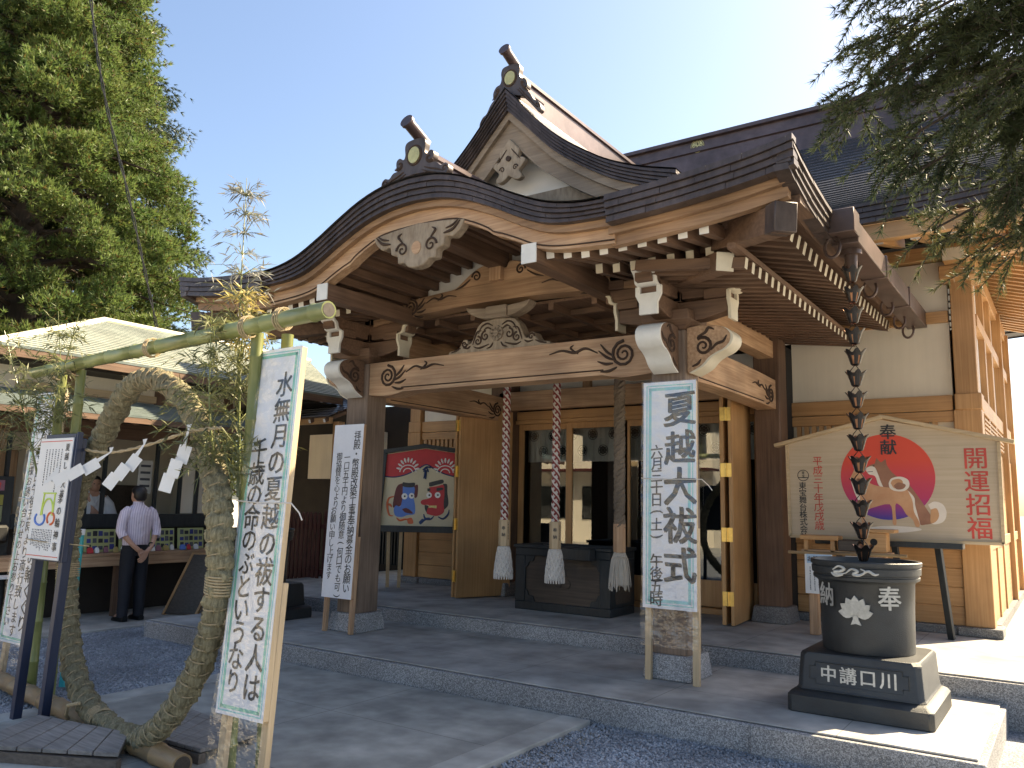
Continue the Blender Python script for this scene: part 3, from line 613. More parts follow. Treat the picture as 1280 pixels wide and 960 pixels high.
# --- porch ridge ornament and ridge roll
def ridge_end(name, x, y, z, k, yback, zback, parent, roll_r=.045, steep=0):
    """demon-tile board with whirls, crest, the cylinder that juts out above it and the ridge box behind"""
    fr0 = XZ(y); fr = Frame(fr0.o, fr0.u, fr0.v, fr0.n); fr = type('F', (), {'__call__': lambda q, a, b, c=0: fr0(a, b-steep*max(0, abs(a-x)-.18*k), c)})(); g = lambda P_: [(x+a*k, z+b*k) for a, b in P_]
    half = smooth([(.0, .62), (.15, .60), (.20, .53), (.19, .40), (.22, .34), (.30, .38), (.36, .34), (.36, .25), (.32, .19), (.42, .17), (.50, .10), (.58, .12), (.64, .08), (.65, .0), (.60, -.07)], 4)+[(.3, .04), (0, .06)]
    mb = MB(); mb.prism(g(half)+g([(-a, b) for a, b in half[-2:0:-1]]), fr, -.12*k, 0); o = mb.build(name, 'copper', parent, bevel=.006)
    mb = MB()
    for s in (-1, 1):
        for q in range(3): mb.spiral(fr, x+s*.29*k, z+.27*k, (.10-.022*q)*k, .8, .002, .011*k, -.6 if s > 0 else math.pi+.6, -s)
        mb.curve(fr, g([(s*.2, .14), (s*.32, .09), (s*.45, .05), (s*.56, .0)]), .002, .014*k); mb.curve(fr, g([(s*.16, .10), (s*.3, .04), (s*.44, -.0)]), .002, .012*k); mb.spiral(fr, x+s*.585*k, z+.03*k, .055*k, 1, .002, .012*k)
    mb.tube([fr(x+.135*k*math.cos(t), z+.36*k+.15*k*math.sin(t), .002) for t in np.linspace(0, 6.28, 24)], .014*k, 6, False)
    mb.build('ornament_whirls', 'groove', o)
    mb = MB(); mb.disc(fr, x, z+.36*k, .11*k, .125*k, 0, .02*k); cr = mb.build('crest_disc', 'gold', o)
    mb = MB(); mb.tube([(x, y-.16*k, z+.80*k), (x, y+.25*k, z+.62*k)], roll_r*1.25, 14); mb.disc(Frame((x, y-.16*k, z+.80*k), (1, 0, 0), (0, .37, .93), (0, -.93, .37)), 0, 0, roll_r*1.5, roll_r*1.5, 0, .03); mb.build('ornament_cylinder', 'copper_trim', o)
    mb = MB(); w_ = .15*k
    mb.loft([[(x+a*w_, yy, zz+b*k) for a, b in ((-1, -.1), (-1, .36), (-1.25, .37), (-1.25, .43), (-.5, .52), (.5, .52), (1.25, .43), (1.25, .37), (1, .36), (1, -.1))] for yy, zz in ((y+.12*k, z), (yback, zback))])
    for s in (-1, 1): zt_ = z+.13*k-steep*.12*k; mb.tube([(x+s*.30*k, y+.02, zt_), (x+s*.30*k, y+.55*k, zt_)], .07*k, 12)
    mb.build('ridge_box', 'copper_trim', o, smooth_deg=25); return o
ridge_end('ridge_ornament', XC, 5.27, 4.50, .62, 7.0, 4.50, porch_roof, .045)
# --- triangular upper gable
G_top = lerp([(0, 6.01), (.14, 5.86), (.32, 5.645), (.54, 5.42), (.74, 5.245), (.98, 5.075), (1.24, 4.915), (1.58, 4.77), (1.95, 4.66)])
G_bot = lerp([(0, 5.78), (.26, 5.52), (.54, 5.234), (.81, 5.02), (1.12, 4.82), (1.4, 4.675), (1.95, 4.46)])
G_wood = lerp([(0, 5.47), (.33, 5.12), (.61, 4.9), (.86, 4.73), (1.2, 4.55), (1.95, 4.3)])
YG = 6.68
mb = MB(); q = np.concatenate([np.linspace(-1.95, 0, 30), np.linspace(0, 1.95, 30)[1:]])
for y in (YG-.02, 8.5, 12.4): mb.v += [(XC+u, y, G_top(u)+.012) for u in q]
n = len(q); mb.f = [(j*n+i, j*n+i+1, (j+1)*n+i+1, (j+1)*n+i) for j in range(2) for i in range(n-1)]; mb.m = [0]*len(mb.f)
up_gable = P(mb, 'upper_gable', 'shingle', smooth_deg=50)
for s in (-1, 1):
    fascia('gable_fascia', G_top, G_bot, np.linspace(0, 1.95, 20) if s > 0 else np.linspace(-1.95, 0, 20), lambda u, z, d: Vector((XC+u, YG-d+.04, z)), up_gable, layers=5, thick=.14)
gb = board(np.linspace(-1.7, 1.7, 61), lambda u: G_bot(u)+.01, G_wood, YG+.12, YG+.19, 'gable_board', 'gable_wood', up_gable)
board(np.linspace(-1.7, 1.7, 61), lambda u: G_bot(u)+.012, lambda u: G_bot(u)-.09, YG+.07, YG+.118, 'gable_moulding', 'gable_wood', up_gable)
mb = MB(); mb.strip([(XC+u, YG+.36, 4.3) for u in q], [(XC+u, YG+.36, G_bot(u)) for u in q]); P(mb, 'gable_plaster', 'plasterw', up_gable)
mb = MB(); mb.box(XC-1.2, XC+1.2, YG+.25, YG+.35, 4.62, 4.86); P(mb, 'gable_beam', 'grey_wood', up_gable)
fr = XZ(YG+.11); h = smooth([(0, 5.06), (.06, 5.02), (.12, 5.0), (.17, 5.03), (.13, 5.10), (.17, 5.15), (.21, 5.20), (.17, 5.24), (.11, 5.24)], 4)+[(.13, 5.34), (0, 5.48)]
mb = MB(); mb.prism([(XC+a, b) for a, b in h]+[(XC-a, b) for a, b in h[-2:0:-1]], fr, -.05, .02); go = P(mb, 'gable_pendant', 'grey_wood', up_gable, bevel=.006)
mb = MB(); mb.disc(fr, XC, 5.25, .03, .03, .02, .04, 14)
for s in (-1, 1): mb.spiral(fr, XC+s*.085, 5.14, .035, 1.3, .021, .008, 0 if s > 0 else math.pi, s); mb.curve(fr, [(XC+s*.03, 5.36), (XC+s*.08, 5.30), (XC+s*.15, 5.22)], .021, .008)
P(mb, 'pendant_whirls', 'groove', up_gable)
ridge_end('gable_ornament', XC, 6.76, 5.95, .62, 12.4, 5.95, up_gable, .045, .85)
# --- main hall roof: hipped skirt with gables, laid in thin stepped courses
YE, ZE, YR, XE, XGB = 8.3, 4.60, 12.45, 5.5, 4.75
def hz(t): return ZE+2.62*(.78*t+.22*t*t)
def up2(d): return .30*math.exp(-max(0, XE-abs(d))/.8)
def hall_slope(front):
    mb = MB(); N = 27; xsr = np.concatenate([np.linspace(-XE, XE, 57)])
    for k in range(N):
        t0, t1 = k/N, (k+1)/N; y0, y1 = YE+(YR-YE)*t0, YE+(YR-YE)*t1
        lim = XE if hz(t0) < ZE+.55 else XGB
        q_ = [d for d in xsr if abs(d) <= lim+1e-6]
        if not front: y0, y1 = 2*YR-y0, 2*YR-y1
        f = lambda d, t: hz(t)+up2(d)*max(0, 1-t*2.2)
        ov = .017
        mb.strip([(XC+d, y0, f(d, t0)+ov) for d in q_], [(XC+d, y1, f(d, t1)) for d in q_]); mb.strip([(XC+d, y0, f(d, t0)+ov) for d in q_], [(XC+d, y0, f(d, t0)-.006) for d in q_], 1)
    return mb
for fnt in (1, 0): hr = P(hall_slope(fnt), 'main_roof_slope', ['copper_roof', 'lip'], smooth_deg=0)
for s in (-1, 1):     # hipped skirt at each end and the gable above it
    mb = MB(); N = 10
    for k in range(N):
        t0, t1 = k/N, (k+1)/N; x0, x1_ = XE-(XE-XGB)*t0, XE-(XE-XGB)*t1; z0, z1 = ZE+.55*t0, ZE+.55*t1
        yy = np.linspace(YE+(YR-YE)*t0*.16, 2*YR-YE-(YR-YE)*t0*.16, 30); ww = lambda y: .30*math.exp(-min(y-YE, 2*YR-YE-y)/.8)*(1-t0)
        mb.strip([(XC+s*x0, y, z0+ww(y)+.01) for y in yy], [(XC+s*x1_, y, z1+ww(y)) for y in yy])
    sk = P(mb, 'roof_skirt', 'copper_roof', smooth_deg=0)
    tt = np.linspace(0, 1, 16)
    mb = MB(); prof = [(YE+(YR-YE)*t, hz(t)) for t in tt if hz(t) > ZE+.5]; poly = prof+[(2*YR-a, b) for a, b in prof[::-1][1:]]
    mb.prism(poly, YZ(XC+s*(XGB-.5), s), 0, .04); P(mb, 'gable_wall', 'plasterw')
    mb = MB(); mb.loft([[(XC+s*(XGB+.02), a, b+.03), (XC+s*(XGB+.02), a, b-.26), (XC+s*(XGB-.12), a, b-.26), (XC+s*(XGB-.12), a, b+.03)] for a, b in prof+[(2*YR-a, b) for a, b in prof[::-1][1:]]]); P(mb, 'verge_board', 'copper', smooth_deg=30)
fascia('main_fascia', lambda d: ZE+up2(d)+.012, lambda d: ZE-.21+up2(d), np.linspace(-XE, XE, 60), lambda u, z, d: Vector((XC+u, YE-d+.04, z)), hall, seg=.4)
for s in (-1, 1): fascia('main_fascia', lambda y: ZE+.30*math.exp(-(y-YE)/.8)+.012, lambda y: ZE-.21+.30*math.exp(-(y-YE)/.8), np.linspace(YE, 16.4, 40), lambda u, z, d, s=s: Vector((XC+s*(XE-.04+d), u, z)), hall, seg=.4)
mb = MB(); rp_ = [(-.20, 7.02), (-.20, 7.42), (-.24, 7.43), (-.24, 7.50), (-.20, 7.51), (-.20, 7.62), (-.27, 7.63), (-.27, 7.69), (0, 7.76), (.27, 7.69), (.27, 7.63), (.20, 7.62), (.20, 7.51), (.24, 7.50), (.24, 7.43), (.20, 7.42), (.20, 7.02)]
mb.loft([[(x, YR+a, b) for a, b in rp_] for x in (XC-XGB+.15, XC+XGB-.15)]); rdg = P(mb, 'main_ridge', 'copper_trim', smooth_deg=20)
def crest(x, fr, r, parent):
    mb = MB(); mb.disc(fr, 0, 0, r, r, 0, .015, 32); c_ = mb.build('ridge_crest', 'gold', parent); mb = MB()
    mb.tube([fr(r*.88*math.cos(t), r*.88*math.sin(t), .016) for t in np.linspace(0, 6.283, 32)], r*.05, 5, False)
    for k in range(3):
        a = math.pi/2+k*2*math.pi/3
        pl = [(.12*math.cos(a), .12*math.sin(a))]+[(.5*math.cos(a)+.34*math.cos(a+t), .5*math.sin(a)+.34*math.sin(a+t)) for t in np.linspace(-2.2, 2.2, 12)]
        for i in range(len(pl)-1): mb.tube([fr(pl[i][0]*r, pl[i][1]*r, .016), fr(pl[i+1][0]*r, pl[i+1][1]*r, .016)], r*.045, 4)
        for dx in (-.22, 0, .22): mb.tube([fr(.15*r*math.cos(a), .15*r*math.sin(a), .016), fr(.78*r*math.cos(a+dx), .78*r*math.sin(a+dx), .016)], r*.03, 4)
    mb.build('crest_pattern', 'groove', c_) if parent.parent is None else mb.build('crest_pattern', 'groove', parent)
crest(0, Frame((XC-.02, YR-.203, 7.53), (1, 0, 0), (0, 0, 1), (0, -1, 0)), .115, rdg)
# --- main hall eaves: boards, rafters
mb = MB(); mb.box(XC-XE+.12, XC+XE-.12, YE+.10, YE+.20, ZE-.36, ZE-.19); P(mb, 'main_eave_board', 'new_x', bevel=.004)
mb = MB(); mb.strip([(XC+d, YE+.1, ZE-.22+up2(d)) for d in np.linspace(-XE, XE, 30)], [(XC+d, 10.0, ZE+.2) for d in np.linspace(-XE, XE, 30)]); P(mb, 'main_soffit', 'new_x')
for i in range(-32, 33):
    if abs(i*.33) < 2.4 or i*.33 < -2.4: continue
    x = XC+i*.33+.02
    if x > XC+XE-.2: continue
    mb = MB(); mb.bar((x, YE+.22, ZE-.32), (x, 9.9, ZE+.02), .085, .10, endmi=1); P(mb, 'main_rafter', ['new_y', 'white'], smooth_deg=0)
for i in range(34):
    y = 8.6+i*.22; mb = MB(); mb.bar((XC+XE-.25, y, ZE-.26), (-.8, y, ZE+.12), .07, .09, endmi=1); P(mb, 'side_eave_rafter', ['new_x', 'cream'], smooth_deg=0)
mb = MB(); mb.strip([(XC+XE-.1, y, ZE-.2) for y in np.linspace(8.4, 16.4, 12)], [(-.9, y, ZE+.2) for y in np.linspace(8.4, 16.4, 12)]); P(mb, 'side_soffit', 'new_y')
# --- walls
YW, XR, XL = 9.85, -.745, 2*XC+.745
def wing(x0, x1, pillar_x):
    """front wall of one wing between x0 and x1; pillar_x: outer corner post spans"""
    mb = MB(); mb.box(x0, x1, YW+.06, YW+.14, .40, 4.35); P(mb, 'wall_plaster', 'plaster')
    mb = MB(); mb.box(x0, x1, YW-.005, YW+.058, 2.68, 2.845); P(mb, 'wall_beam', 'new_x', bevel=.004)
    mb = MB(); mb.box(x0, x1, YW+.0, YW+.058, 3.655, 3.78); P(mb, 'wall_beam', 'new_x', bevel=.004)
    mb = MB(); mb.box(x0, x1, YW+.0, YW+.058, 1.20, 1.32); P(mb, 'wall_beam', 'new_x', bevel=.004)
    for k in range(4):
        mb = MB(); mb.box(x0, x1, YW+.022, YW+.056, .425+k*.194, .616+k*.194); P(mb, 'wall_boarding', 'new_x', bevel=.004)
    mb = MB(); mb.box(x0, x1, YW+.03, YW+.056, 1.33, 2.36); P(mb, 'wall_boarding', 'new_x')
    mb = MB(); mb.box(x0, x1, YW+.005, YW+.056, 2.36, 2.43); mb.box(x0, x1, YW+.005, YW+.056, 2.56, 2.672); P(mb, 'vent_frame', 'new_x', bevel=.003)
    mb = MB()
    for k in range(int((x1-x0-.1)/.085)): mb.box(x0+.05+k*.085, x0+.10+k*.085, YW+.01, YW+.05, 2.432, 2.558)
    P(mb, 'vent_lattice', 'new_z', smooth_deg=0)
    mb = MB(); mb.box(x0, x1, YW-.03, YW+.14, .332, .42); P(mb, 'wall_footing', 'granite_d', bevel=.006)
wing(-2.72, -1.015, 0); wing(XL+.27, XL+1.95, 0)
for x0 in (-1.012, XL):
    mb = MB(); mb.box(x0, x0+.265, YW-.03, YW+.235, .425, 2.68); mb.box(x0+.03, x0+.245, YW-.02, YW+.21, 2.68, 4.2); mb.box(x0+.02, x0+.275, YW-.042, YW+.245, 2.675, 2.85); cp = P(mb, 'corner_post', 'new_z', bevel=.008)
    mb = MB(); mb.box(x0-.07, x0+.335, YW-.08, YW+.29, .332, .425); P(mb, 'stone_base', 'granite_d', cp, bevel=.008)
    mb = MB(); mb.box(x0-.04, x0+.30, YW-.25, YW+.25, 4.08, 4.22); mb.box(x0+.02, x0+.23, YW-.42, YW+.2, 4.225, 4.36); mb.fbox(XZ(YW-.42), x0+.02, x0+.23, 4.225, 4.36, 0, .01, 1); P(mb, 'corner_bracket', ['new_x', 'cream'], bevel=.006)
    mb = MB(); mb.box(x0-1.8, x0+.8, YW-.03, YW+.15, 4.365, 4.52); P(mb, 'wall_plate', 'new_x', bevel=.005)
# right side wall, running back
mb = MB(); mb.box(XR-.16, XR-.08, YW+.2, 15.2, .4, 4.5); P(mb, 'side_wall_plaster', 'plasterw')
for z0, z1 in ((2.67, 2.845), (3.62, 3.76), (4.3, 4.5), (1.2, 1.32)):
    mb = MB(); mb.box(XR-.085, XR-.01, YW+.23, 15.2, z0, z1); P(mb, 'side_wall_beam', 'new_y', bevel=.004)
for y in (11.0, 12.0, 13.3, 15.0):
    mb = MB(); mb.box(XR-.12, XR+.03 if y > 12.5 else XR-.012, y-.07, y+.07, .4, 4.4); P(mb, 'side_wall_post', 'new_z', bevel=.005)
mb = MB(); mb.box(XR-.078, XR-.03, YW+.24, 15, .43, 1.2); mb.box(XR-.078, XR-.04, YW+.24, 15, 1.32, 2.35); P(mb, 'side_wall_boarding', 'new_y')
for k in range(5):
    mb = MB(); mb.box(XR-.03, XR-.005, YW+.3+k*.02, 13, 2.40+k*.05, 2.425+k*.05); P(mb, 'side_wall_rail', 'new_y')
mb = MB(); mb.box(XR-.2, XR+.03, YW+.3, 15.2, .332, .43); P(mb, 'side_footing', 'granite_d')
mb = MB(); mb.box(XL-.02, XL+.06, YW+.2, 15.2, .4, 4.5); P(mb, 'side_wall_plaster', 'plasterw')
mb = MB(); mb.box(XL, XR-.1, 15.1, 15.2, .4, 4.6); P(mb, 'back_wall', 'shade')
# centre bay: plaster above the doors, frames, glass doors
mb = MB(); mb.box(XC-1.75, XC+1.75, 9.66, 9.72, 2.95, 3.46); P(mb, 'wall_plaster', 'plasterw')
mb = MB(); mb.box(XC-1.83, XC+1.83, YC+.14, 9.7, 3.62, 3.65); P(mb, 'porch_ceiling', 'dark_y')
for k in range(-3, 4):
    mb = MB(); mb.box(XC+k*.5-.03, XC+k*.5+.03, YC+.14, 9.64, 3.55, 3.618); P(mb, 'ceiling_batten', 'dark_y', smooth_deg=0)
for k in range(5):
    mb = MB(); mb.box(XC-1.8, XC+1.8, 7.2+k*.52, 7.26+k*.52, 3.56, 3.617); P(mb, 'ceiling_batten', 'dark_x', smooth_deg=0)
for u in (-.62, .62):
    mb = MB(); mb.box(XC+u-.06, XC+u+.06, 9.60, 9.70, 3.14, 3.9); P(mb, 'door_head_post', 'old_z')
mb = MB(); mb.box(XC-1.74, XC+1.74, 9.58, 9.70, 2.76, 2.88); P(mb, 'door_head', 'new_x', bevel=.004)
mb = MB(); mb.box(XC-1.74, XC+1.74, 9.55, 9.72, .332, .40); P(mb, 'door_sill', 'new_x', bevel=.004)
mb = MB(); mb.box(XC-1.74, XC+1.74, 9.545, 9.60, 2.70, 2.755); P(mb, 'door_track', 'new_x', bevel=.003)
for k, (u0, u1, y) in enumerate(((-1.74, -.87, 9.64), (-.92, .0, 9.60), (-.05, .87, 9.60), (.82, 1.74, 9.64))):
    a, b = XC+u0, XC+u1; mb = MB(); fw = .085
    mb.box(a, a+fw, y, y+.035, .41, 2.74); mb.box(b-fw, b, y, y+.035, .41, 2.74); mb.box(a+fw, b-fw, y, y+.035, 2.62, 2.74); mb.box(a+fw, b-fw, y, y+.035, .41, .72)
    gd = P(mb, 'glass_door', 'new_z', bevel=.003); mb = MB(); mb.add([(a+fw, y+.018, .72), (b-fw, y+.018, .72), (b-fw, y+.018, 2.62), (a+fw, y+.018, 2.62)], [(0, 1, 2, 3)]); P(mb, 'door_pane', 'glass', gd, smooth_deg=0)
# folding board doors standing open
def fold_door(p, q, p2, side):
    p = Vector(p); q = Vector(q); mb = MB(); h0, h1 = .345, 2.86
    mb.bar((p.x, p.y, (h0+h1)/2), (q.x, q.y, (h0+h1)/2), .045, h1-h0); d = P(mb, 'board_door', 'new_z', bevel=.004)
    dirv = (q-p).normalized(); nv = Vector((-dirv.y, dirv.x, 0))*side
    mb = MB(); e0 = p+nv*.095; e1 = q+nv*.095; mb.bar((e0.x, e0.y, (h0+h1)/2), (e1.x, e1.y, (h0+h1)/2), .045, h1-h0); P(mb, 'board_door', 'new_z', bevel=.004)
    for z in (.62, 1.3, 2.0, 2.62):
        mb = MB(); c = p+nv*.0475-dirv*.004; mb.bar((c-nv*.06).to_tuple()[:2]+(z,), (c+nv*.06).to_tuple()[:2]+(z,), .008, .15); mb.tube([(c.x-dirv.x*.01, c.y-dirv.y*.01, z-.075), (c.x-dirv.x*.01, c.y-dirv.y*.01, z+.075)], .011, 8); P(mb, 'door_hinge', 'brass', d)
fold_door((-6.80, 8.64, 0), (-6.49, 9.43, 0), None, 1); fold_door((-3.09, 8.73, 0), (-3.15, 9.55, 0), None, 1)
# interior seen through the glass
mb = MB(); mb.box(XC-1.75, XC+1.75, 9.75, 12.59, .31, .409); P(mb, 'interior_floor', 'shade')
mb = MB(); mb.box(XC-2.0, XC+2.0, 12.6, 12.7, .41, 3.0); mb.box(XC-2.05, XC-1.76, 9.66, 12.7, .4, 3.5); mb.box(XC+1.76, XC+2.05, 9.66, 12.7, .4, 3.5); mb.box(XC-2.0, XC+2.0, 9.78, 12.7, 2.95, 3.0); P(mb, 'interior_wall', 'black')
mb = MB()
N = 160
for z in (2.18, 2.70): mb.v += [(XC-1.72+3.44*i/N, 9.86+.02*math.sin(i*.55)+.012*math.sin(i*1.7), z) for i in range(N+1)]
mb.f = [(i, i+1, N+2+i, N+1+i) for i in range(N)]; mb.m = [0]*N; cu = P(mb, 'entrance_curtain', 'plasterw')
mb = MB()
for i in range(11):
    for j in range(2):
        x = XC-1.6+i*.32+(.16 if j else 0); z = 2.55-j*.22
        f2 = XZ(9.825)
        for k in range(8): mb.disc(f2, x+.042*math.cos(k*.785), z+.042*math.sin(k*.785), .017, .017, 0, .004, 8)
        mb.disc(f2, x, z, .026, .026, 0, .004, 10); mb.tube([f2(x+.072*math.cos(t), z+.072*math.sin(t), 0) for t in np.linspace(0, 6.283, 18)], .005, 4, False)
P(mb, 'curtain_crest', 'ink', cu)
# rain gutter along the right eave
mb = MB(); xg = XC+HW+.04
for y0, y1 in ((6.40, 7.55), (7.56, 8.75), (8.76, 9.98)):
    mb.box(xg-.10, xg+.10, y0, y1, 3.62, 3.80); mb.box(xg-.112, xg+.112, y1-.03, y1+.0, 3.61, 3.815)
mb.box(xg-.19, xg+.11, 6.22, 6.42, 3.66, 3.845); gt = P(mb, 'rain_gutter', 'gutter', bevel=.006)
mb = MB(); mb.lathe([(.085, 0), (.085, .05), (.055, .055), (.045, -.12), (.035, -.12)], (xg, 6.6, 3.58), 16); P(mb, 'gutter_outlet', 'gutter', gt)
for y in (6.30, 6.95, 7.7, 8.5, 9.2, 9.75):
    mb = MB(); mb.tube([(xg-.07+.055*math.cos(t), y+.02*math.sin(t), 3.575+.085*math.sin(t)) for t in np.linspace(0, 2*math.pi, 20)], .012, 8); P(mb, 'gutter_hook', 'gutter', gt)

mb = MB(); mb.box(XC-1.78, XC+1.78, 7.72, 7.88, 3.14, 3.30); P(mb, 'bell_beam', 'old_x', bevel=.005)
# ================================================================ offertory box
t = thing('offertory_box', (-5.04, 8.7, .33), 'black offertory box with recessed brown panels between the bell ropes', 'offertory box')
mb = MB(); x0, x1, y0, y1 = -5.69, -4.39, 8.40, 9.02
mb.box(x0, x1, y0, y1, .332, .43); mb.box(x0, x1, y0, y1, .97, 1.06); mb.box(x0, x0+.14, y0, y1, .43, .97); mb.box(x1-.14, x1, y0, y1, .43, .97); mb.box(x0+.14, x1-.14, y1-.08, y1, .43, .97)
mb.box(x0-.02, x1+.02, y0-.02, y0+.10, 1.061, 1.10); mb.box(x0-.02, x1+.02, y1-.10, y1+.02, 1.061, 1.10); mb.box(x0-.02, x0+.08, y0+.10, y1-.10, 1.061, 1.10); mb.box(x1-.08, x1+.02, y0+.10, y1-.10, 1.061, 1.10)
mb.build('body', 'char', t, bevel=.006)
brn = mat('smoked_wood_panel', (.05, .036, .028), .55, .3, grain('x'), (.10, .075, .058), bump=.15); MT['smoked'] = brn
mb = MB(); mb.box(x0+.13, x1-.13, y0+.03, y0+.06, .42, .98); pn = mb.build('front_panel', 'smoked', t)
fr = XZ(y0+.03); mb = MB(); cx, cz, hw, hh = -5.04, .70, .49, .255
for sx in (-1, 1):
    for sz in (-1, 1):
        pl = [(cx+sx*(hw+.03), cz+sz*(hh+.02)), (cx+sx*(hw+.03), cz+sz*(hh-.13)), (cx+sx*(hw-.005), cz+sz*(hh-.12)), (cx+sx*(hw-.03), cz+sz*(hh-.06)), (cx+sx*(hw-.09), cz+sz*(hh-.05)), (cx+sx*(hw-.11), cz+sz*(hh)), (cx+sx*(hw-.11), cz+sz*(hh+.02))]
        mb.prism(pl, fr, .001, .02)
mb.build('panel_corner', 'char', t, bevel=.003)
mb = MB()
for k in range(3):
    a = math.pi/2+k*2.094; mb.disc(fr, cx+.07*math.cos(a), cz+.07*math.sin(a), .055, .055, 0, .012, 14)
mb.disc(fr, cx, cz, .03, .03, 0, .02); mb.build('panel_emblem', 'smoked', pn, bevel=.003)
for k in range(7):
    mb = MB(); mb.bar((x0+.16+k*.165, y0+.08, 1.05), (x0+.16+k*.165, y1-.08, 1.05), .06, .03); mb.build('grate_slat', 'char', t, smooth_deg=0)
mb = MB(); mb.box(x0+.70, x1-.18, y0-.16, y0-.022, .96, 1.09); mb.build('front_drawer', 'char', t, bevel=.005)
f2 = YZ(x1, 1); mb = MB(); mb.prism([(y0+.14, .47), (y1-.12, .47), (y1-.10, .52), (y1-.10, .90), (y1-.14, .95), (y0+.16, .95), (y0+.12, .90), (y0+.12, .52)], f2, 0, .006); mb.build('side_panel', 'smoked', t)
# ================================================================ bell ropes
def bell_rope(x, y, kind, label):
    t = thing('bell_rope', (x, y, .75), label, 'bell rope', 'bell ropes hanging before the offertory box')
    mb = MB(); z0, z1 = 1.36, 3.18
    def helix(r, ph, turns, sg, w, mi): mb.tube([(x+r*math.cos(ph+sg*6.2832*turns*i/120), y+r*math.sin(ph+sg*6.2832*turns*i/120), z0+(z1-z0)*i/120) for i in range(121)], w, 5, True, mi)
    if kind == 'braid':
        mb.tube([(x, y, z0), (x, y, z1)], .034, 10, True, 0)
        for k in range(3): helix(.033, k*2.094, 7, 1, .0125, 1); helix(.033, k*2.094+.5, 7, -1, .0125, 1); helix(.036, k*2.094+1, 7, -1, .012, 0)
        mb.build('rope', ['rope_w', 'rope_r'], t)
    else:
        for k in range(3): helix(.030, k*2.094, 11, 1, .036, 0)
        mb.build('rope', 'rope_b', t)
    mb = MB(); f2 = Frame((x, y, 1.10), (.8, .6, 0), (0, 0, 1), (.6, -.8, 0))
    oc = [(math.cos(k*math.pi/3+.5)*.066, math.sin(k*math.pi/3+.5)*.066) for k in range(6)]
    mb.loft([[(x+a, y+b, z) for a, b in oc] for z in (1.105, 1.40)]); tg = mb.build('wooden_grip', 'pale_z' if kind == 'braid' else 'old_z', t, bevel=.004)
    if kind == 'braid':
        mb = MB(); a = .5+math.pi*4/3+math.pi/6; nx, ny = math.cos(a), math.sin(a); f3 = Frame((x+nx*.0575, y+ny*.0575, 0), (-ny, nx, 0), (0, 0, 1), (nx, ny, 0)); write_v(mb, f3, '奉納', .0, 1.31, .045, .075, .002, .02); mb.build('grip_lettering', 'ink', tg)
        a += math.pi/3; nx, ny = math.cos(a), math.sin(a); f3 = Frame((x+nx*.0575, y+ny*.0575, 0), (-ny, nx, 0), (0, 0, 1), (nx, ny, 0)); mb = MB(); small_lines(mb, f3, -.014, .014, 1.37, 1.14, 1, .007, .002); mb.build('grip_lettering', 'ink', tg)
    mb = MB(); prof = [(.045, .36), (.062, .345), (.075, .28), (.09, .18), (.103, .06), (.10, .03), (.085, .02)]
    mb.lathe([(r*.95, z) for r, z in prof], (x, y, .745), 20)
    S = np.array(prof[:6])[::-1]
    rad = lambda z: float(np.interp(z, S[:, 1], S[:, 0]))
    if kind == 'braid':
        for k in range(11):
            for sg in (-1, 1): mb.tube([(x+rad(z)*math.cos(k*.571+sg*z*6), y+rad(z)*math.sin(k*.571+sg*z*6), .745+z) for z in np.linspace(.04, .35, 14)], .0125, 5)
        for k in range(22): a = k*.2856; mb.tube([(x+.103*math.cos(a), y+.103*math.sin(a), .79), (x+.106*math.cos(a), y+.106*math.sin(a), .735)], [.011, .007], 5)
        mb.build('tassel', 'rope_w', t)
    else:
        for k in range(54):
            a = random.uniform(0, 6.28); q = random.uniform(.8, 1.12); mb.tube([(x+rad(z)*q*math.cos(a), y+rad(z)*q*math.sin(a), .745+z) for z in (.36, .28, .18, .08)]+[(x+.112*q*math.cos(a), y+.112*q*math.sin(a), .745-random.uniform(-.03, .05))], [.012, .012, .011, .010, .004], 4)
        mb.tube([(x+.066*math.cos(a), y+.066*math.sin(a), 1.06) for a in np.linspace(0, 6.28, 16)], .012, 5); mb.build('tassel', 'hemp', t)
bell_rope(-5.45, 7.8, 'braid', 'red and white braided bell rope nearest the open left door')
bell_rope(-4.76, 7.8, 'braid', 'red and white braided bell rope in the middle, in front of the black offertory box')
bell_rope(-3.97, 7.8, 'twist', 'old brown twisted bell rope with a grey hemp tassel')
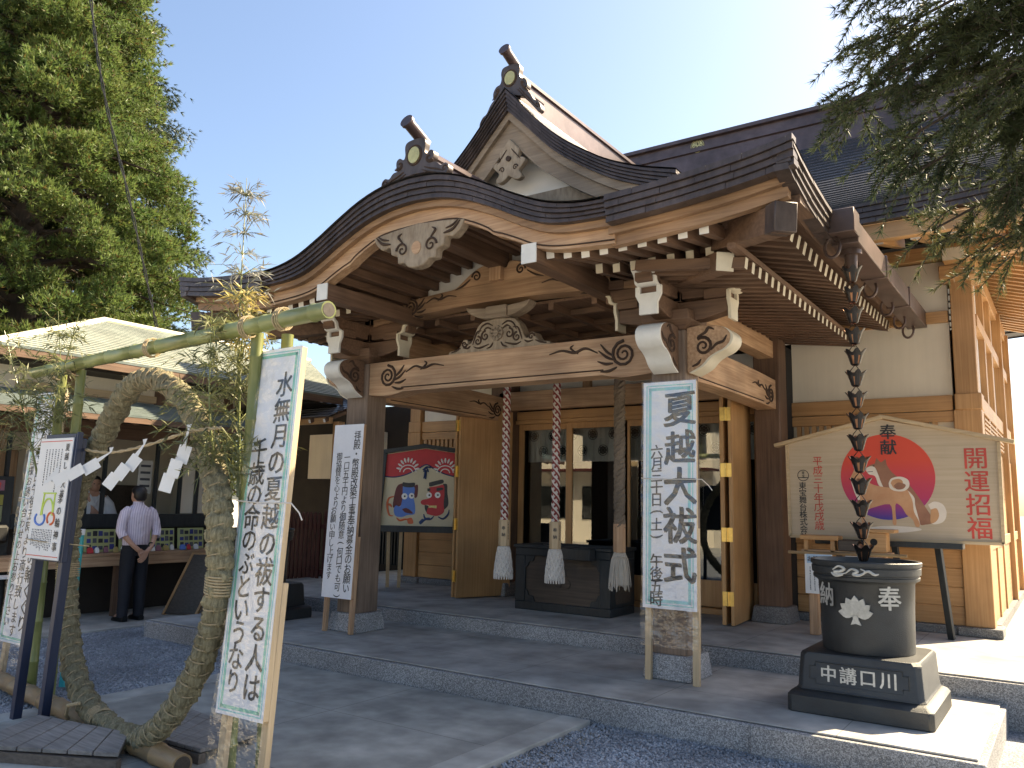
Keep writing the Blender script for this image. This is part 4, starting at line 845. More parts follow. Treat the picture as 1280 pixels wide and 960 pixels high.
# ================================================================ rain pot, chain
def rain_pot(x, y, label, letters=True):
    t = thing('rain_pot', (x, y, .17), label, 'rain pot', None); z0 = .172
    def sq(w, d, z, c=.03): return [(x+a, y+b, z) for a, b in ((-w+c, -d), (w-c, -d), (w, -d+c), (w, d-c), (w-c, d), (-w+c, d), (-w, d-c), (-w, -d+c))]
    mb = MB(); mb.loft([sq(.475, .46, z0), sq(.475, .46, z0+.11), sq(.455, .44, z0+.135), sq(.43, .415, z0+.15)]); pl = mb.build('plinth', 'iron', t, bevel=.006)
    mb = MB(); mb.loft([sq(.425, .41, z0+.15, .04), sq(.415, .40, z0+.17, .04), sq(.40, .385, z0+.385, .04), sq(.385, .37, z0+.41, .05)]); pd = mb.build('pedestal', 'iron', t, bevel=.006)
    mb = MB(); mb.lathe([(r_*.93, z_) for r_, z_ in [(.30, .0), (.335, .004), (.338, .02), (.345, .3), (.355, .49), (.365, .50), (.392, .515), (.395, .535), (.388, .54), (.388, .55), (.402, .555), (.405, .60), (.398, .605), (.398, .612), (.41, .615), (.413, .64), (.405, .648), (.385, .645), (.372, .60), (.35, .52), (.33, .1), (.0, .08)]], (x, y, z0+.41), 56); bw = mb.build('bowl', 'iron', t, smooth_deg=45)
    if letters:
        def cyl(ang, r=.328): a = R(-90+ang); return Frame((x+r*math.cos(a), y+r*math.sin(a), 0), (-math.sin(a), math.cos(a), 0), (0, 0, 1), (math.cos(a), math.sin(a), 0))
        mb = MB(); write_v(mb, cyl(38), '奉', 0, .985, .175, .1, .002, .022); mb.build('bowl_lettering', 'silver', bw); mb = MB(); write_v(mb, cyl(-43), '納', 0, .985, .175, .1, .002, .018); mb.build('bowl_lettering', 'silver', bw)
        mb = MB(); f = cyl(-2, .326)
        for k in range(-3, 4):
            a = R(90-k*27); L = .135-.006*abs(k); pts = [(-.002, .86)]
            for tt in np.linspace(0, 1, 7): pts.append((L*tt*math.cos(a)-.035*math.sin(math.pi*min(tt, .98))*math.sin(a), .86+L*tt*math.sin(a)+.035*math.sin(math.pi*min(tt, .98))*math.cos(a)))
            for tt in np.linspace(1, 0, 7)[1:]: pts.append((L*tt*math.cos(a)+.035*math.sin(math.pi*min(tt, .98))*math.sin(a), .86+L*tt*math.sin(a)-.035*math.sin(math.pi*min(tt, .98))*math.cos(a)))
            mb.prism(pts, f, -.01, .008+.002*(3-abs(k)))
        mb.prism([(-.02, .862), (.02, .862), (.018, .83), (.035, .79), (0, .80), (-.035, .79), (-.018, .83)], f, -.01, .008); mb.build('lotus_emblem', 'silver', bw)
        mb = MB(); f = cyl(-1, .378); rr = lambda s, m=0: None
        for pts in (((-.14, 1.17), (-.10, 1.195), (-.06, 1.18), (-.09, 1.16), (-.13, 1.155), (-.10, 1.14), (-.05, 1.15)), ((-.05, 1.15), (-.01, 1.18), (.03, 1.165), (0, 1.145), (.04, 1.14), (.08, 1.165), (.05, 1.185)), ((.06, 1.15), (.10, 1.17), (.14, 1.15), (.17, 1.155)), ((-.15, 1.15), (-.12, 1.13), (-.07, 1.135))): mb.curve(f, pts, -.002, .011)
        mb.build('rim_dragon', 'silver', bw)
        f = Frame((x, y-.399, z0), (1, 0, 0), (0, .05, 1), (0, -1, .05)); mb = MB()
        for i, ch in enumerate('中講口川'): write_v(mb, f, ch, -.195+i*.13, .275, .118, .1, .008, .02)
        mb.build('pedestal_lettering', 'silver', pd)
        mb = MB(); w_, h_ = .325, .075
        pts = [(-w_+.04, -h_), (w_-.04, -h_), (w_-.04, -h_+.03), (w_, -h_+.03), (w_, h_-.03), (w_-.04, h_-.03), (w_-.04, h_), (-w_+.04, h_), (-w_+.04, h_-.03), (-w_, h_-.03), (-w_, -h_+.03), (-w_+.04, -h_+.03), (-w_+.04, -h_)]
        mb.tube([f(a, b+.275, .004) for a, b in pts], .007, 5); mb.build('pedestal_border', 'iron', pd)
    f = Frame((x+.408, y, z0), (0, 1, 0), (-.05, 0, 1), (1, 0, .05)); mb = MB()
    for i in range(46):
        a = random.uniform(-.32, .28); b = random.uniform(.20, .35); mb.spiral(f, a, b, random.uniform(.015, .03), 1.2, .0, .008, random.uniform(0, 6), random.choice((-1, 1)), n=9)
    mb.build('pedestal_relief', 'iron', pd); return t
rain_pot(-1.32, 6.6, 'black cast rain pot with white lettering and lotus on a stepped pedestal')
rain_pot(-8.22, 6.6, 'black cast rain pot on the far left end of the stone step', False)
t = thing('rain_chain', (-1.33, 6.6, 1.2), 'chain of fourteen flower-shaped copper cups hanging over the black pot', 'rain chain')
MT['cup'] = mat('cup_copper', (.014, .013, .014), .3, .3, (25, 25, 25), (.035, .03, .028), metal=.3); MT['cup_in'] = mat('cup_copper_inside', (.40, .19, .10), .35, .2, (25, 25, 25), metal=.6)
for k in range(14):
    z = 1.215+k*.165; x, y = -1.33, 6.6; mb = MB(); rings = []; n = 36
    tilt = random.uniform(-.04, .04); ph = random.uniform(0, 1)
    for r, zz, sc in ((.022, 0, 0), (.034, .010, 0), (.045, .045, .03), (.056, .082, .09), (.074, .112, .15)):
        rings.append([(x+r*(1+sc*math.cos(6*(2*math.pi*i/n)+ph))*math.cos(2*math.pi*i/n)+tilt*zz, y+r*(1+sc*math.cos(6*(2*math.pi*i/n)+ph))*math.sin(2*math.pi*i/n), z+zz+sc*.10*math.cos(6*(2*math.pi*i/n)+ph)) for i in range(n)])
    for kk in range(4):
        for i in range(n):
            if kk in (1, 2) and math.cos(6*(2*math.pi*(i+.5)/n)+ph) < -.75: continue
            j_ = (i+1) % n; mb.add([rings[kk][i], rings[kk][j_], rings[kk+1][j_], rings[kk+1][i]], [(0, 1, 2, 3)])
    mb.loft([[(x+(p[0]-x)*.90, y+(p[1]-y)*.93, p[2]+.001) for p in r] for r in rings], True, False, 1)
    mb.strip(rings[-1]+rings[-1][:1], [(x+(p[0]-x)*.93, y+(p[1]-y)*.93, p[2]+.001) for p in rings[-1]+rings[-1][:1]], 0)
    cp = mb.build('copper_cup', ['cup', 'cup_in'], t, smooth_deg=60)
    mb = MB(); mb.tube([(x-.045, y, z+.098), (x-.035, y, z+.13), (x, y, z+.172), (x+.03, y, z+.125), (x+.045, y, z+.098)], .004, 5); mb.build('chain_loop', 'cup', cp)
# ================================================================ large votive board on the right
MT['votive'] = mat('votive_board_wood', (.50, .39, .27), .6, .08, grain('x', 40, 1), (.60, .48, .35))
MT['dog1'] = mat('tan_dog_print', (.56, .26, .12), .6, .12, (6, 6, 6), (.68, .38, .21)); MT['dog2'] = mat('brown_dog_print', (.30, .13, .08), .6, .15, (8, 8, 8), (.42, .20, .12)); MT['dogw'] = mat('cream_dog_print', (.80, .70, .60), .6, .06, (9, 9, 9)); MT['dogo'] = mat('orange_tail_print', (.62, .33, .16), .6, .1)
def sunm(n, L, bs):
    tc = n.new('ShaderNodeTexCoord'); sp = n.new('ShaderNodeSeparateXYZ'); L.new(tc.outputs['Object'], sp.inputs[0]); mr = n.new('ShaderNodeMapRange'); mr.inputs[1].default_value = .15; mr.inputs[2].default_value = 1.05
    rp = n.new('ShaderNodeValToRGB'); e = rp.color_ramp.elements; e[0].color = (.06, .04, .30, 1); e[0].position = .08; e[1].color = (.72, .075, .04, 1); e[1].position = .75
    q = e.new(.32); q.color = (.50, .04, .12, 1); L.new(sp.outputs[2], mr.inputs[0]); L.new(mr.outputs[0], rp.inputs[0]); L.new(rp.outputs[0], bs.inputs['Base Color']); bs.inputs['Roughness'].default_value = .6
MT['sun_print'] = tex_mat('printed_sun_disc', sunm)
YE_ = 9.15; t = thing('votive_board', (-1.58, YE_+.02, 1.29), 'big house-shaped wooden votive board with two dogs before a red sun', 'votive board')
fr = XZ(YE_); mb = MB(); mb.prism([(-2.585, 1.295), (-.575, 1.295), (-.56, 2.30), (-1.62, 2.535), (-2.595, 2.31)], fr, -.035, 0); mb.build('board', 'votive', t, bevel=.003)
for a, b, q in (((-2.72, 2.285), (-1.60, 2.56), 0), ((-.44, 2.27), (-1.63, 2.565), .004)):
    mb = MB(); mb.bar((a[0], YE_+.01+q, a[1]), (b[0], YE_+.01+q, b[1]+q), .12, .04, (0, 0, 1)); mb.build('roof_batten', 'pale_x', t, bevel=.004)
for a, b in (((-2.578, 1.30), (-2.588, 2.29)), ((-.582, 1.30), (-.57, 2.27)), ((-2.58, 1.30), (-.58, 1.30))):
    mb = MB(); mb.bar((a[0], YE_-.01, a[1]), (b[0], YE_-.01, b[1]), .03, .03, (0, 1, 0)); mb.build('edge_trim', 'pale_x', t, smooth_deg=0)
mb = MB(); mb.disc(fr, -1.585, 1.94, .45, .44, 0, .0025, 56); mb.build('painted_sun', 'sun_print', t, smooth_deg=0)
pz = lambda pts: [(-2.578+(a-100)/1070*2.0+0, 1.295+(720-b-(35*(1170-a)/1070))/515*1.0) for a, b in pts]     # picture of the board -> board metres
def art(name, pts, m, c, sm=4):
    mb = MB(); q = smooth(pz(pts)+[pz(pts)[0]], sm)[:-1]; mb.prism(q, fr, 0, c); return mb.build(name, m, t, smooth_deg=0)
art('painted_ground', [(490, 645), (560, 632), (640, 628), (760, 636), (790, 650), (700, 662), (560, 665)], 'dogw', .003)
art('painted_dog', [(522, 322), (548, 305), (572, 298), (600, 292), (628, 298), (640, 318), (660, 348), (700, 385), (745, 420), (785, 480), (815, 530), (842, 580), (848, 612), (812, 622), (778, 615), (700, 520), (610, 430), (585, 410), (572, 365), (540, 352)], 'dog2', .0035)
art('painted_ear', [(572, 300), (583, 268), (604, 294)], 'dog2', .0036, 1); art('painted_ear', [(606, 294), (630, 276), (634, 306)], 'dog2', .0036, 1); art('painted_nose', [(518, 320), (528, 318), (527, 328), (519, 329)], 'ink', .0046, 2); art('painted_eye', [(562, 308), (571, 307), (570, 313), (563, 313)], 'ink', .0046, 2); art('painted_mouth', [(532, 340), (562, 338), (562, 341), (533, 343)], 'ink', .0046, 1)
art('painted_dog_face', [(521, 324), (548, 312), (572, 318), (586, 350), (600, 395), (612, 430), (588, 412), (572, 366), (540, 353)], 'dogw', .004)
art('painted_tail', [(830, 520), (862, 505), (900, 520), (916, 560), (905, 600), (875, 618), (842, 615), (850, 570)], 'dogw', .0042)
art('painted_tail', [(842, 545), (870, 540), (880, 575), (865, 605), (838, 612)], 'dogo', .0046)
art('painted_dog', [(440, 372), (455, 345), (468, 322), (484, 345), (505, 350), (525, 385), (560, 410), (620, 425), (680, 432), (735, 445), (762, 480), (765, 520), (772, 560), (784, 600), (782, 632), (764, 630), (752, 596), (722, 570), (700, 530), (672, 512), (668, 560), (670, 600), (668, 622), (652, 618), (652, 570), (640, 515), (560, 530), (526, 545), (512, 575), (508, 625), (494, 630), (492, 560), (482, 500), (462, 455), (450, 410)], 'dog1', .005, 3)
art('painted_dog_chest', [(440, 374), (456, 372), (476, 400), (486, 450), (488, 500), (478, 490), (462, 452), (450, 410)], 'dogw', .0055)
art('painted_dog_hind_edge', [(735, 446), (764, 482), (767, 522), (776, 566), (788, 628), (780, 600), (760, 556), (755, 500)], 'dogw', .0055)
art('painted_curled_tail', [(640, 405), (655, 380), (700, 372), (738, 390), (742, 425), (715, 448), (670, 446), (645, 430)], 'dogw', .006)
art('painted_curled_tail', [(650, 405), (662, 388), (695, 384), (712, 400), (700, 425), (668, 432)], 'dog1', .0065); art('painted_curled_tail', [(665, 418), (690, 402), (725, 415), (712, 436), (680, 438)], 'dog2', .007)
mb = MB(); f0 = Frame((-1.555, YE_, 0), (1, 0, 0), (0, 0, 1), (0, -1, 0)); write_v(mb, f0, '奉献', 0, 2.405, .165, .16, .007, .018); mb.build('board_lettering', 'ink', t, smooth_deg=0)
mb = MB(); f0 = Frame((0, YE_, 0), (1, 0, 0), (0, 0, 1), (0, -1, 0)); write_v(mb, f0, '開運招福', -.775, 2.12, .225, .225, .003, .012); mb.build('board_lettering', 'red_ink', t, smooth_deg=0); mb = MB(); write_v(mb, f0, '平成三十年戊戌歳', -2.27, 2.11, .105, .098, .003, .004); mb.build('board_lettering', 'red_ink', t, smooth_deg=0)
mb = MB(); write_v(mb, f0, '東宝舞台株式会社', -2.435, 1.845, .084, .0775, .003, .012); mb.tube([f0(-2.425+.058*math.cos(a), 1.955+.058*math.sin(a), .002) for a in np.linspace(0, 6.283, 28)], .0035, 5, False); write_v(mb, f0, '東宝', -2.425, 1.985, .032, .034, .003, .01); mb.fbox(f0, -2.48, -2.37, 1.928, 1.936, 0, .003); mb.build('board_lettering', 'ink', t, smooth_deg=0)
t = thing('board_easel', (-1.4, 9.3, .33), 'black wooden easel holding the big votive board on the right', 'easel')
for p, q in (((-1.10, 9.42, .335), (-1.16, 9.24, 1.29)), ((-2.15, 9.42, .335), (-2.10, 9.24, 1.29)), ((-1.55, 9.72, .335), (-1.6, 9.3, 1.6))):
    mb = MB(); mb.bar(p, q, .06, .05); mb.build('leg', 'char', t, bevel=.003)
mb = MB(); mb.box(-2.3, -.92, 9.05, 9.25, 1.235, 1.288); mb.build('ledge', 'char', t, bevel=.003)
# ================================================================ small stand with the fortune box
t = thing('offering_stand', (-1.95, 8.8, .33), 'small wooden stand behind the black pot, with a shelf and bamboo rail', 'stand')
for x in (-2.26, -1.6):
    mb = MB(); mb.box(x-.045, x+.045, 8.76, 8.85, .335, 1.16); mb.build('leg', 'old_z', t, bevel=.004)
mb = MB(); mb.box(-2.36, -1.99, 8.70, 8.92, 1.285, 1.33); mb.build('shelf_top', 'new_x', t, bevel=.004)
for x in (-2.31, -2.05):
    mb = MB(); mb.box(x-.02, x+.02, 8.74, 8.88, 1.17, 1.283); mb.build('shelf_post', 'new_z', t)
mb = MB(); mb.box(-2.36, -1.5, 8.74, 8.88, 1.162, 1.185); mb.build('shelf', 'old_x', t, bevel=.004)
mb = MB(); mb.tube([(-2.48, 8.70, 1.15), (-1.36, 8.70, 1.165)], .016, 8); mb.build('bamboo_rail', 'bamboo_dry', t)
mb = MB(); mb.box(-1.99, -1.80, 8.72, 8.86, 1.187, 1.29); o = mb.build('wooden_tray', 'smoked', None, bevel=.004); tag(o, 'dark little box between the shelf and the box with a round hole', 'box')
t = thing('fortune_box', (-1.64, 8.82, 1.19), 'small wooden box with a round black hole and a flat lid', 'box')
mb = MB(); mb.box(-1.75, -1.54, 8.72, 8.90, 1.188, 1.375); mb.build('body', 'new_x', t, bevel=.004); mb = MB(); mb.box(-1.80, -1.46, 8.69, 8.93, 1.377, 1.41); mb.build('lid', 'new_x', t, bevel=.004)
mb = MB(); mb.disc(XZ(8.719), -1.655, 1.285, .034, .034, 0, .002, 20); mb.build('hole', 'black', t)
def notice(name, x0, x1, y, z0, z1, label, head=None):
    t = thing(name, ((x0+x1)/2, y, z0), label, 'notice'); mb = MB(); mb.box(x0, x1, y, y+.008, z0, z1); mb.build('sheet', 'paper2', t, smooth_deg=0); f = XZ(y); mb = MB()
    if head:
        b = MB(); b.fbox(f, x0+.02, x1-.01, z1-.105, z1-.015, .0005, .002); MT['sky_card'] = MT.get('sky_card') or mat('pale_blue_card', (.40, .55, .72), .6, .04); b.build('heading_band', 'sky_card', t, smooth_deg=0)
        write_h(mb, f, head, x0+.055, z1-.06, .06, .056, .004, .03)
    small_lines(mb, f, x0+.03, x1-.03, z1-(.14 if head else .04), z0+.03, 5 if head else 4, .006); mb.build('notice_lettering', 'inkg', t, smooth_deg=0); return t
notice('paper_notice', -2.315, -2.045, 8.69, .75, 1.155, 'white notice with a pale blue heading hanging under the small shelf', 'お清め砂')
notice('paper_notice', -1.92, -1.58, 8.69, 1.0, 1.14, 'small white notice half hidden behind the hanging copper cups')
# ================================================================ painted board with two masks, left
U = Vector((.853, .522, 0)); Nn = Vector((.522, -.853, 0)); f = Frame((-8.24, 8.68, 0), U, (0, 0, 1), Nn)
t = thing('mask_board', (-7.75, 8.98, 1.2), 'black framed board painted with a blue mask and a red long-nosed mask', 'painted board')
MT['board_cream'] = mat('painted_cream', (.60, .54, .38), .6, .05); MT['crimson'] = mat('painted_crimson', (.52, .035, .045), .55, .08, (8, 8, 8)); MT['blue_p'] = mat('painted_blue', (.10, .22, .62), .55, .1, (8, 8, 8)); MT['maroon'] = mat('painted_maroon', (.15, .035, .035), .6, .2, (20, 20, 4)); MT['white_p'] = mat('painted_white', (.8, .8, .78), .5, .03); MT['orange_p'] = mat('painted_orange', (.70, .16, .06), .5, .1); MT['dkblue'] = mat('painted_dark_blue', (.02, .05, .16), .5, .1)
mb = MB(); mb.prism([(0, 1.24), (1.25, 1.24), (1.22, 2.28), (.62, 2.36), (.03, 2.26)], f, -.03, 0); mb.build('board', 'board_cream', t)
K = lambda a, b: ((a-125)/590*.98+.02+.085*(745-b)/590*0, 1.245+(745-b)/620*1.08)     # board picture -> metres
def art2(name, pts, m, c, sm=4, close=True):
    mb = MB(); q = [K(*p) for p in pts]; q = smooth(q+[q[0]], sm)[:-1] if sm else q; mb.prism(q, f, 0, c); return mb.build(name, m, t, smooth_deg=0)
mb = MB(); q = [K(*p) for p in smooth([(120, 345), (220, 352), (320, 330), (420, 285), (500, 245), (580, 285), (680, 325), (830, 352)], 6)]; mb.prism(q+[(1.20, 2.27), (.62, 2.345), (.03, 2.25)], f, 0, .002); mb.build('painted_curtain', 'crimson', t, smooth_deg=0)
mb = MB(); mb.tube([f(a, b, .002) for a, b in q], .009, 5); mb.build('painted_cord', 'dkblue', t)
mb = MB()
for cx in (340, 665):
    for i in range(9):
        a = R(168-i*19.5); p0 = K(cx+62*math.cos(a), 300-72*math.sin(a)); p1 = K(cx+104*math.cos(a), 300-112*math.sin(a)); mb.tube([f(*p0, .003), f((p0[0]+p1[0])/2, (p0[1]+p1[1])/2, .003), f(*p1, .003)], [.008, .017, .009], 6)
    for r in (72, 40): mb.tube([f(*K(cx+r*math.cos(a), 312-r*.85*math.sin(a)), .003) for a in np.linspace(.05, 3.1, 14)], .009, 5)
mb.build('painted_fan', 'white_p', t)
mb = MB()
for p, q in (((500, 262), (470, 290)), ((500, 262), (540, 268)), ((500, 265), (520, 305)), ((500, 265), (478, 305)), ((492, 290), (482, 360)), ((500, 290), (496, 365))): mb.tube([f(*K(*p), .004), f(*K(*q), .004)], .011, 5)
mb.build('painted_bow', 'dkblue', t)
art2('painted_hair', [(300, 400), (255, 420), (232, 480), (218, 590), (240, 600), (290, 580), (300, 500)], 'maroon', .003); art2('painted_hair', [(395, 430), (415, 412), (432, 420), (430, 500), (410, 520), (395, 480)], 'maroon', .003)
art2('painted_blue_mask', [(300, 430), (400, 430), (398, 520), (412, 580), (410, 650), (350, 660), (300, 678), (245, 668), (228, 620), (245, 585), (285, 590), (300, 520)], 'blue_p', .004)
art2('painted_beak', [(300, 612), (340, 604), (385, 630), (392, 648), (330, 640)], 'maroon', .006); art2('painted_cap', [(300, 392), (350, 398), (402, 396), (398, 428), (345, 434), (296, 424)], 'ink', .007)
art2('painted_hair', [(650, 400), (685, 405), (690, 470), (702, 560), (680, 600), (640, 620), (600, 600), (640, 560), (660, 480)], 'ink', .003)
art2('painted_beard', [(495, 575), (530, 585), (545, 630), (520, 640), (500, 610)], 'ink', .003)
art2('painted_red_mask', [(530, 430), (600, 420), (655, 410), (665, 480), (660, 560), (665, 630), (610, 662), (545, 655), (515, 640), (525, 600), (530, 575), (480, 575), (460, 555), (475, 535), (520, 525), (535, 510)], 'crimson', .004)
art2('painted_cap', [(528, 392), (590, 376), (645, 366), (652, 392), (600, 408), (535, 424)], 'ink', .007); art2('painted_eyebrow', [(515, 440), (540, 440), (540, 460), (518, 462)], 'ink', .007); art2('painted_eyebrow', [(595, 435), (645, 432), (650, 448), (600, 460)], 'ink', .007)
art2('painted_mouth', [(530, 580), (600, 578), (600, 602), (560, 595), (532, 598)], 'gold', .006, 0)
mb = MB(); mp = MB()
for cx, cy, r in ((318, 508, 26), (380, 503, 24), (532, 495, 24), (606, 493, 25)): a, b = K(cx, cy); mb.disc(f, a, b, r/590*.98, r/590*1.0, .004, .008, 18); mp.disc(f, a+.004, b, .014, .014, .008, .010, 10)
mb.build('painted_eye', 'white_p', t); mp.build('painted_pupil', 'ink', t)
mb = MB()
for pts in (((225, 510), (180, 530), (170, 590), (190, 660), (225, 670)), ((165, 575), (195, 580), (210, 600)), ((255, 685), (285, 705), (330, 695), (370, 700))): mb.curve(f, [K(*p) for p in pts], .003, .016)
mb.build('painted_tassel', 'orange_p', t); art2('painted_tassel', [(345, 690), (385, 682), (402, 725), (360, 730)], 'orange_p', .004)
mb = MB()
for pts in (((490, 650), (505, 685), (550, 690), (580, 665)), ((465, 720), (510, 690), (545, 680)), ((615, 670), (660, 685), (700, 650), (710, 610))): mb.curve(f, [K(*p) for p in pts], .003, .015)
mb.build('painted_tassel', 'dkblue', t); art2('painted_tassel', [(450, 715), (480, 688), (498, 705), (465, 735)], 'dkblue', .004)
t2 = thing('mask_easel', (-7.75, 8.98, .33), 'black easel with pale back props under the board with two painted masks', 'easel')
for a, w_ in ((-.03, .08), (1.28, .08)):
    mb = MB(); mb.bar(f(a-(.06 if a < 0 else -.04), .335, .10), f(a+(.06 if a < 0 else -.02), 2.30, 0), w_, .06, tuple(Nn)); mb.build('leg', 'char', t2, bevel=.003)
mb = MB(); mb.bar(f(-.06, 1.195, .03), f(1.36, 1.195, .03), .14, .085); mb.build('ledge', 'char', t2, bevel=.004)
mb = MB(); mb.bar(f(-.12, 2.27, .015), f(.62, 2.385, .015), .08, .06); mb.bar(f(.61, 2.385, .015), f(1.40, 2.28, .015), .08, .06); mb.build('top_rail', 'char', t2, bevel=.004)
for a, b in ((.05, .12), (.22, .30)):
    mb = MB(); mb.bar(f(a, .335, -.45), f(b, 1.2, -.05), .05, .035); mb.build('back_prop', 'pale_z', t2)
# ================================================================ vertical banners
def sheet_banner(name, loc, fr, W, Hh, z0, texts, label, border, legs=True, film=True, leg_mat='pale_z', legh=None, legspread=.0, tilt=0):
    """fr: frame whose origin is the lower left corner of the paper; texts: list of (string, a, b, size, pitch)"""
    t = thing(name, loc, label, 'banner', 'calligraphy banners round the porch'); mb = MB(); NX, NY = 8, 30
    wob = lambda a, b: .006*math.sin(a*17+b*5)*math.sin(b*9+1)
    mb = MB(); V = [fr(W*i/NX, Hh*j/NY, .012) for j in range(NY+1) for i in range(NX+1)]; mb.add(V, [(j*(NX+1)+i, j*(NX+1)+i+1, (j+1)*(NX+1)+i+1, (j+1)*(NX+1)+i) for j in range(NY) for i in range(NX)]); mb.build('paper', 'paper', t)
    mb = MB(); mb.fbox(fr, .004, W-.004, .004, Hh-.004, -.03, .0115); mb.build('backing_board', leg_mat, t, bevel=.002)
    if border:
        mb = MB(); w_ = border[1]
        for a0, a1, b0, b1 in ((w_, W-w_, Hh-w_*1.5, Hh-w_), (w_, W-w_, w_, w_*1.5), (w_, w_*1.5, w_, Hh-w_), (W-w_*1.5, W-w_, w_, Hh-w_)): mb.fbox(fr, a0, a1, b0, b1, .012, .0135)
        mb.build('printed_border', border[0], t, smooth_deg=0)
        mb = MB(); 
        for a0, a1, b0, b1 in ((w_*.55, W-w_*.55, Hh-w_*.75, Hh-w_*.55), (w_*.55, W-w_*.55, w_*.55, w_*.75), (w_*.55, w_*.75, w_*.55, Hh-w_*.55), (W-w_*.75, W-w_*.55, w_*.55, Hh-w_*.55)): mb.fbox(fr, a0, a1, b0, b1, .012, .0135)
        mb.build('printed_border', 'teal_line', t, smooth_deg=0)
    mb = MB()
    for (s, a, b, sz, pi, bd) in texts: write_v(mb, fr, s, a, b, sz, pi, .0138, bd, None, .95, .06)
    mb.build('lettering', 'ink', t, smooth_deg=0)
    if legs:
        for a in (.03, W-.03):
            mb = MB(); p = fr(a, 0, -.05); q = fr(a, Hh*.35, -.05); lo = p+(p-q).normalized()*legh; mb.bar(lo, q, .055, .04, tuple(fr.n)); mb.build('leg', leg_mat, t, bevel=.003)
    if film:
        mb = MB(); NX, NY = 10, 24; b0, b1 = -.30, Hh+.005
        V = [fr(-.012+(W+.024)*i/NX, b0+(b1-b0)*j/NY, .026+.012*math.sin(i*1.3+j*.4)*math.sin(j*.8+i*.3)) for j in range(NY+1) for i in range(NX+1)]; mb.add(V, [(j*(NX+1)+i, j*(NX+1)+i+1, (j+1)*(NX+1)+i+1, (j+1)*(NX+1)+i) for j in range(NY) for i in range(NX)]); mb.build('plastic_cover', 'film', t)
        mb = MB(); c = fr(W+.01, Hh*.56, .03); mb.tube([fr(-.01, Hh*.565, .03), fr(W*.5, Hh*.56, .04), c, fr(W+.05, Hh*.56, .02), fr(W+.10, Hh*.55-.03, .0), fr(W+.13, Hh*.55-.07, .0)], .004, 5); mb.build('tie_string', 'rope_w', t)
    return t
d = Vector((-.02, .14, 2.06)).normalized(); u = Vector((1, .0, .0)); u = (u-d*u.dot(d)).normalized()
sheet_banner('vertical_banner', (-3.83, 3.0, 0), Frame((-4.025, 3.0, .41), u, d, u.cross(d)), .405, 2.07, 0,
  [('水無月の夏越の祓する人は', .285, 1.85, .160, .153, .012), ('千歳の命のぶというなり', .125, 1.46, .148, .128, .010)], 'tall white calligraphy banner in front, its frame beside the straw ring', ('green_line', .035), True, True, 'pale_z', .43)
sheet_banner('vertical_banner', (-2.8, 6.42, .17), Frame((-3.045, 6.42, .755), (1, 0, 0), (0, .02, 1), (0, -1, .02)), .48, 1.90, 0,
  [('夏越大祓式', .335, 1.66, .31, .325, .02), ('六月三十日(土) 午後五時', .125, 1.30, .125, .102, .012)], 'white banner with bold black characters and a teal border before the right column', ('teal_line', .05), True, True, 'pale_z', .585)
sheet_banner('vertical_banner', (-6.62, 6.38, .17), Frame((-6.875, 6.38, .54), (1, 0, 0), (.012, .03, 1), (0, -1, .03)), .455, 1.885, 0,
  [('拝殿・幣殿改築工事奉納募金のお願い', .37, 1.76, .118, .103, .004), ('一口五千円より御随意(何口でも可)', .235, 1.52, .105, .0935, .003), ('御協賛を心より', .11, 1.53, .10, .088, .002), ('お願い申し上げます', .09, .93, .10, .087, .003)], 'plain white banner of small brush writing tied to the left column', None, True, False, 'old_z', .365)
u = Vector((1, .05, 0)).normalized(); d = Vector((.05, .1, 2.2)).normalized(); u = (u-d*u.dot(d)).normalized()
sheet_banner('vertical_banner', (-7.75, 3.6, 0), Frame((-7.96, 3.6, .30), u, d, u.cross(d)), .44, 2.22, 0,
  [('夏越大祓の由来と茅の輪くぐり', .33, 2.0, .15, .14, .006), ('六月三十日午後五時より斎行致します', .20, 1.9, .115, .112, .004), ('皆様お誘い合わせの上お参り下さい', .085, 1.6, .10, .095, .003)], 'white banner at the far left, partly hidden by the blue sign posts', ('green_line', .035), True, True, 'pale_z', .32)
# ================================================================ blue-posted sign about the ring
t = thing('ring_sign', (-6.1, 3.0, 0), 'white notice about the straw ring on two dark blue posts', 'sign')
u = Vector((.9999, 0, .0)); d = Vector((.03, .05, 2.)).normalized(); f = Frame((-6.36, 3.0, 0), u, d, Vector((0, -1, .03)).normalized())
for a in (.02, .40):
    mb = MB(); mb.bar(f(a+.0, 0, -.03), f(a+.03, 2.0, -.03), .058, .06, (0, 1, 0)); mb.build('post', 'indigo', t, bevel=.004)
mb = MB(); mb.fbox(f, .02, .450, 1.12, 2.03, -.02, .02); mb.fbox(f, .452, .472, 1.12, 2.04, -.02, .019); mb.build('backing', 'indigo', t, bevel=.003)
mb = MB(); mb.fbox(f, -.03, .435, 1.13, 2.0, .021, .03); mb.build('notice_panel', 'paper2', t, bevel=.002)
f = Frame(f(0, 0, .031), f.u, f.v, f.n)
mb = MB(); write_v(mb, f, '夏越しの大祓', .375, 1.93, .058, .066, .002, .012); write_v(mb, f, '茅の輪神事', .365, 1.56, .068, .084, .002, .012); mb.build('notice_lettering', 'ink', t, smooth_deg=0)
mb = MB(); small_lines(mb, f, .06, .32, 1.92, 1.62, 6, .005, .002); small_lines(mb, f, .01, .31, 1.34, 1.19, 13, .004, .002); mb.build('notice_lettering', 'inkg', t, smooth_deg=0)
MT['lime_line'] = mat('lime_print', (.55, .70, .12), .5, .05)
mb = MB(); rr = lambda pts, w_: mb.tube([f(a, b, .002) for a, b in pts], w_, 5)
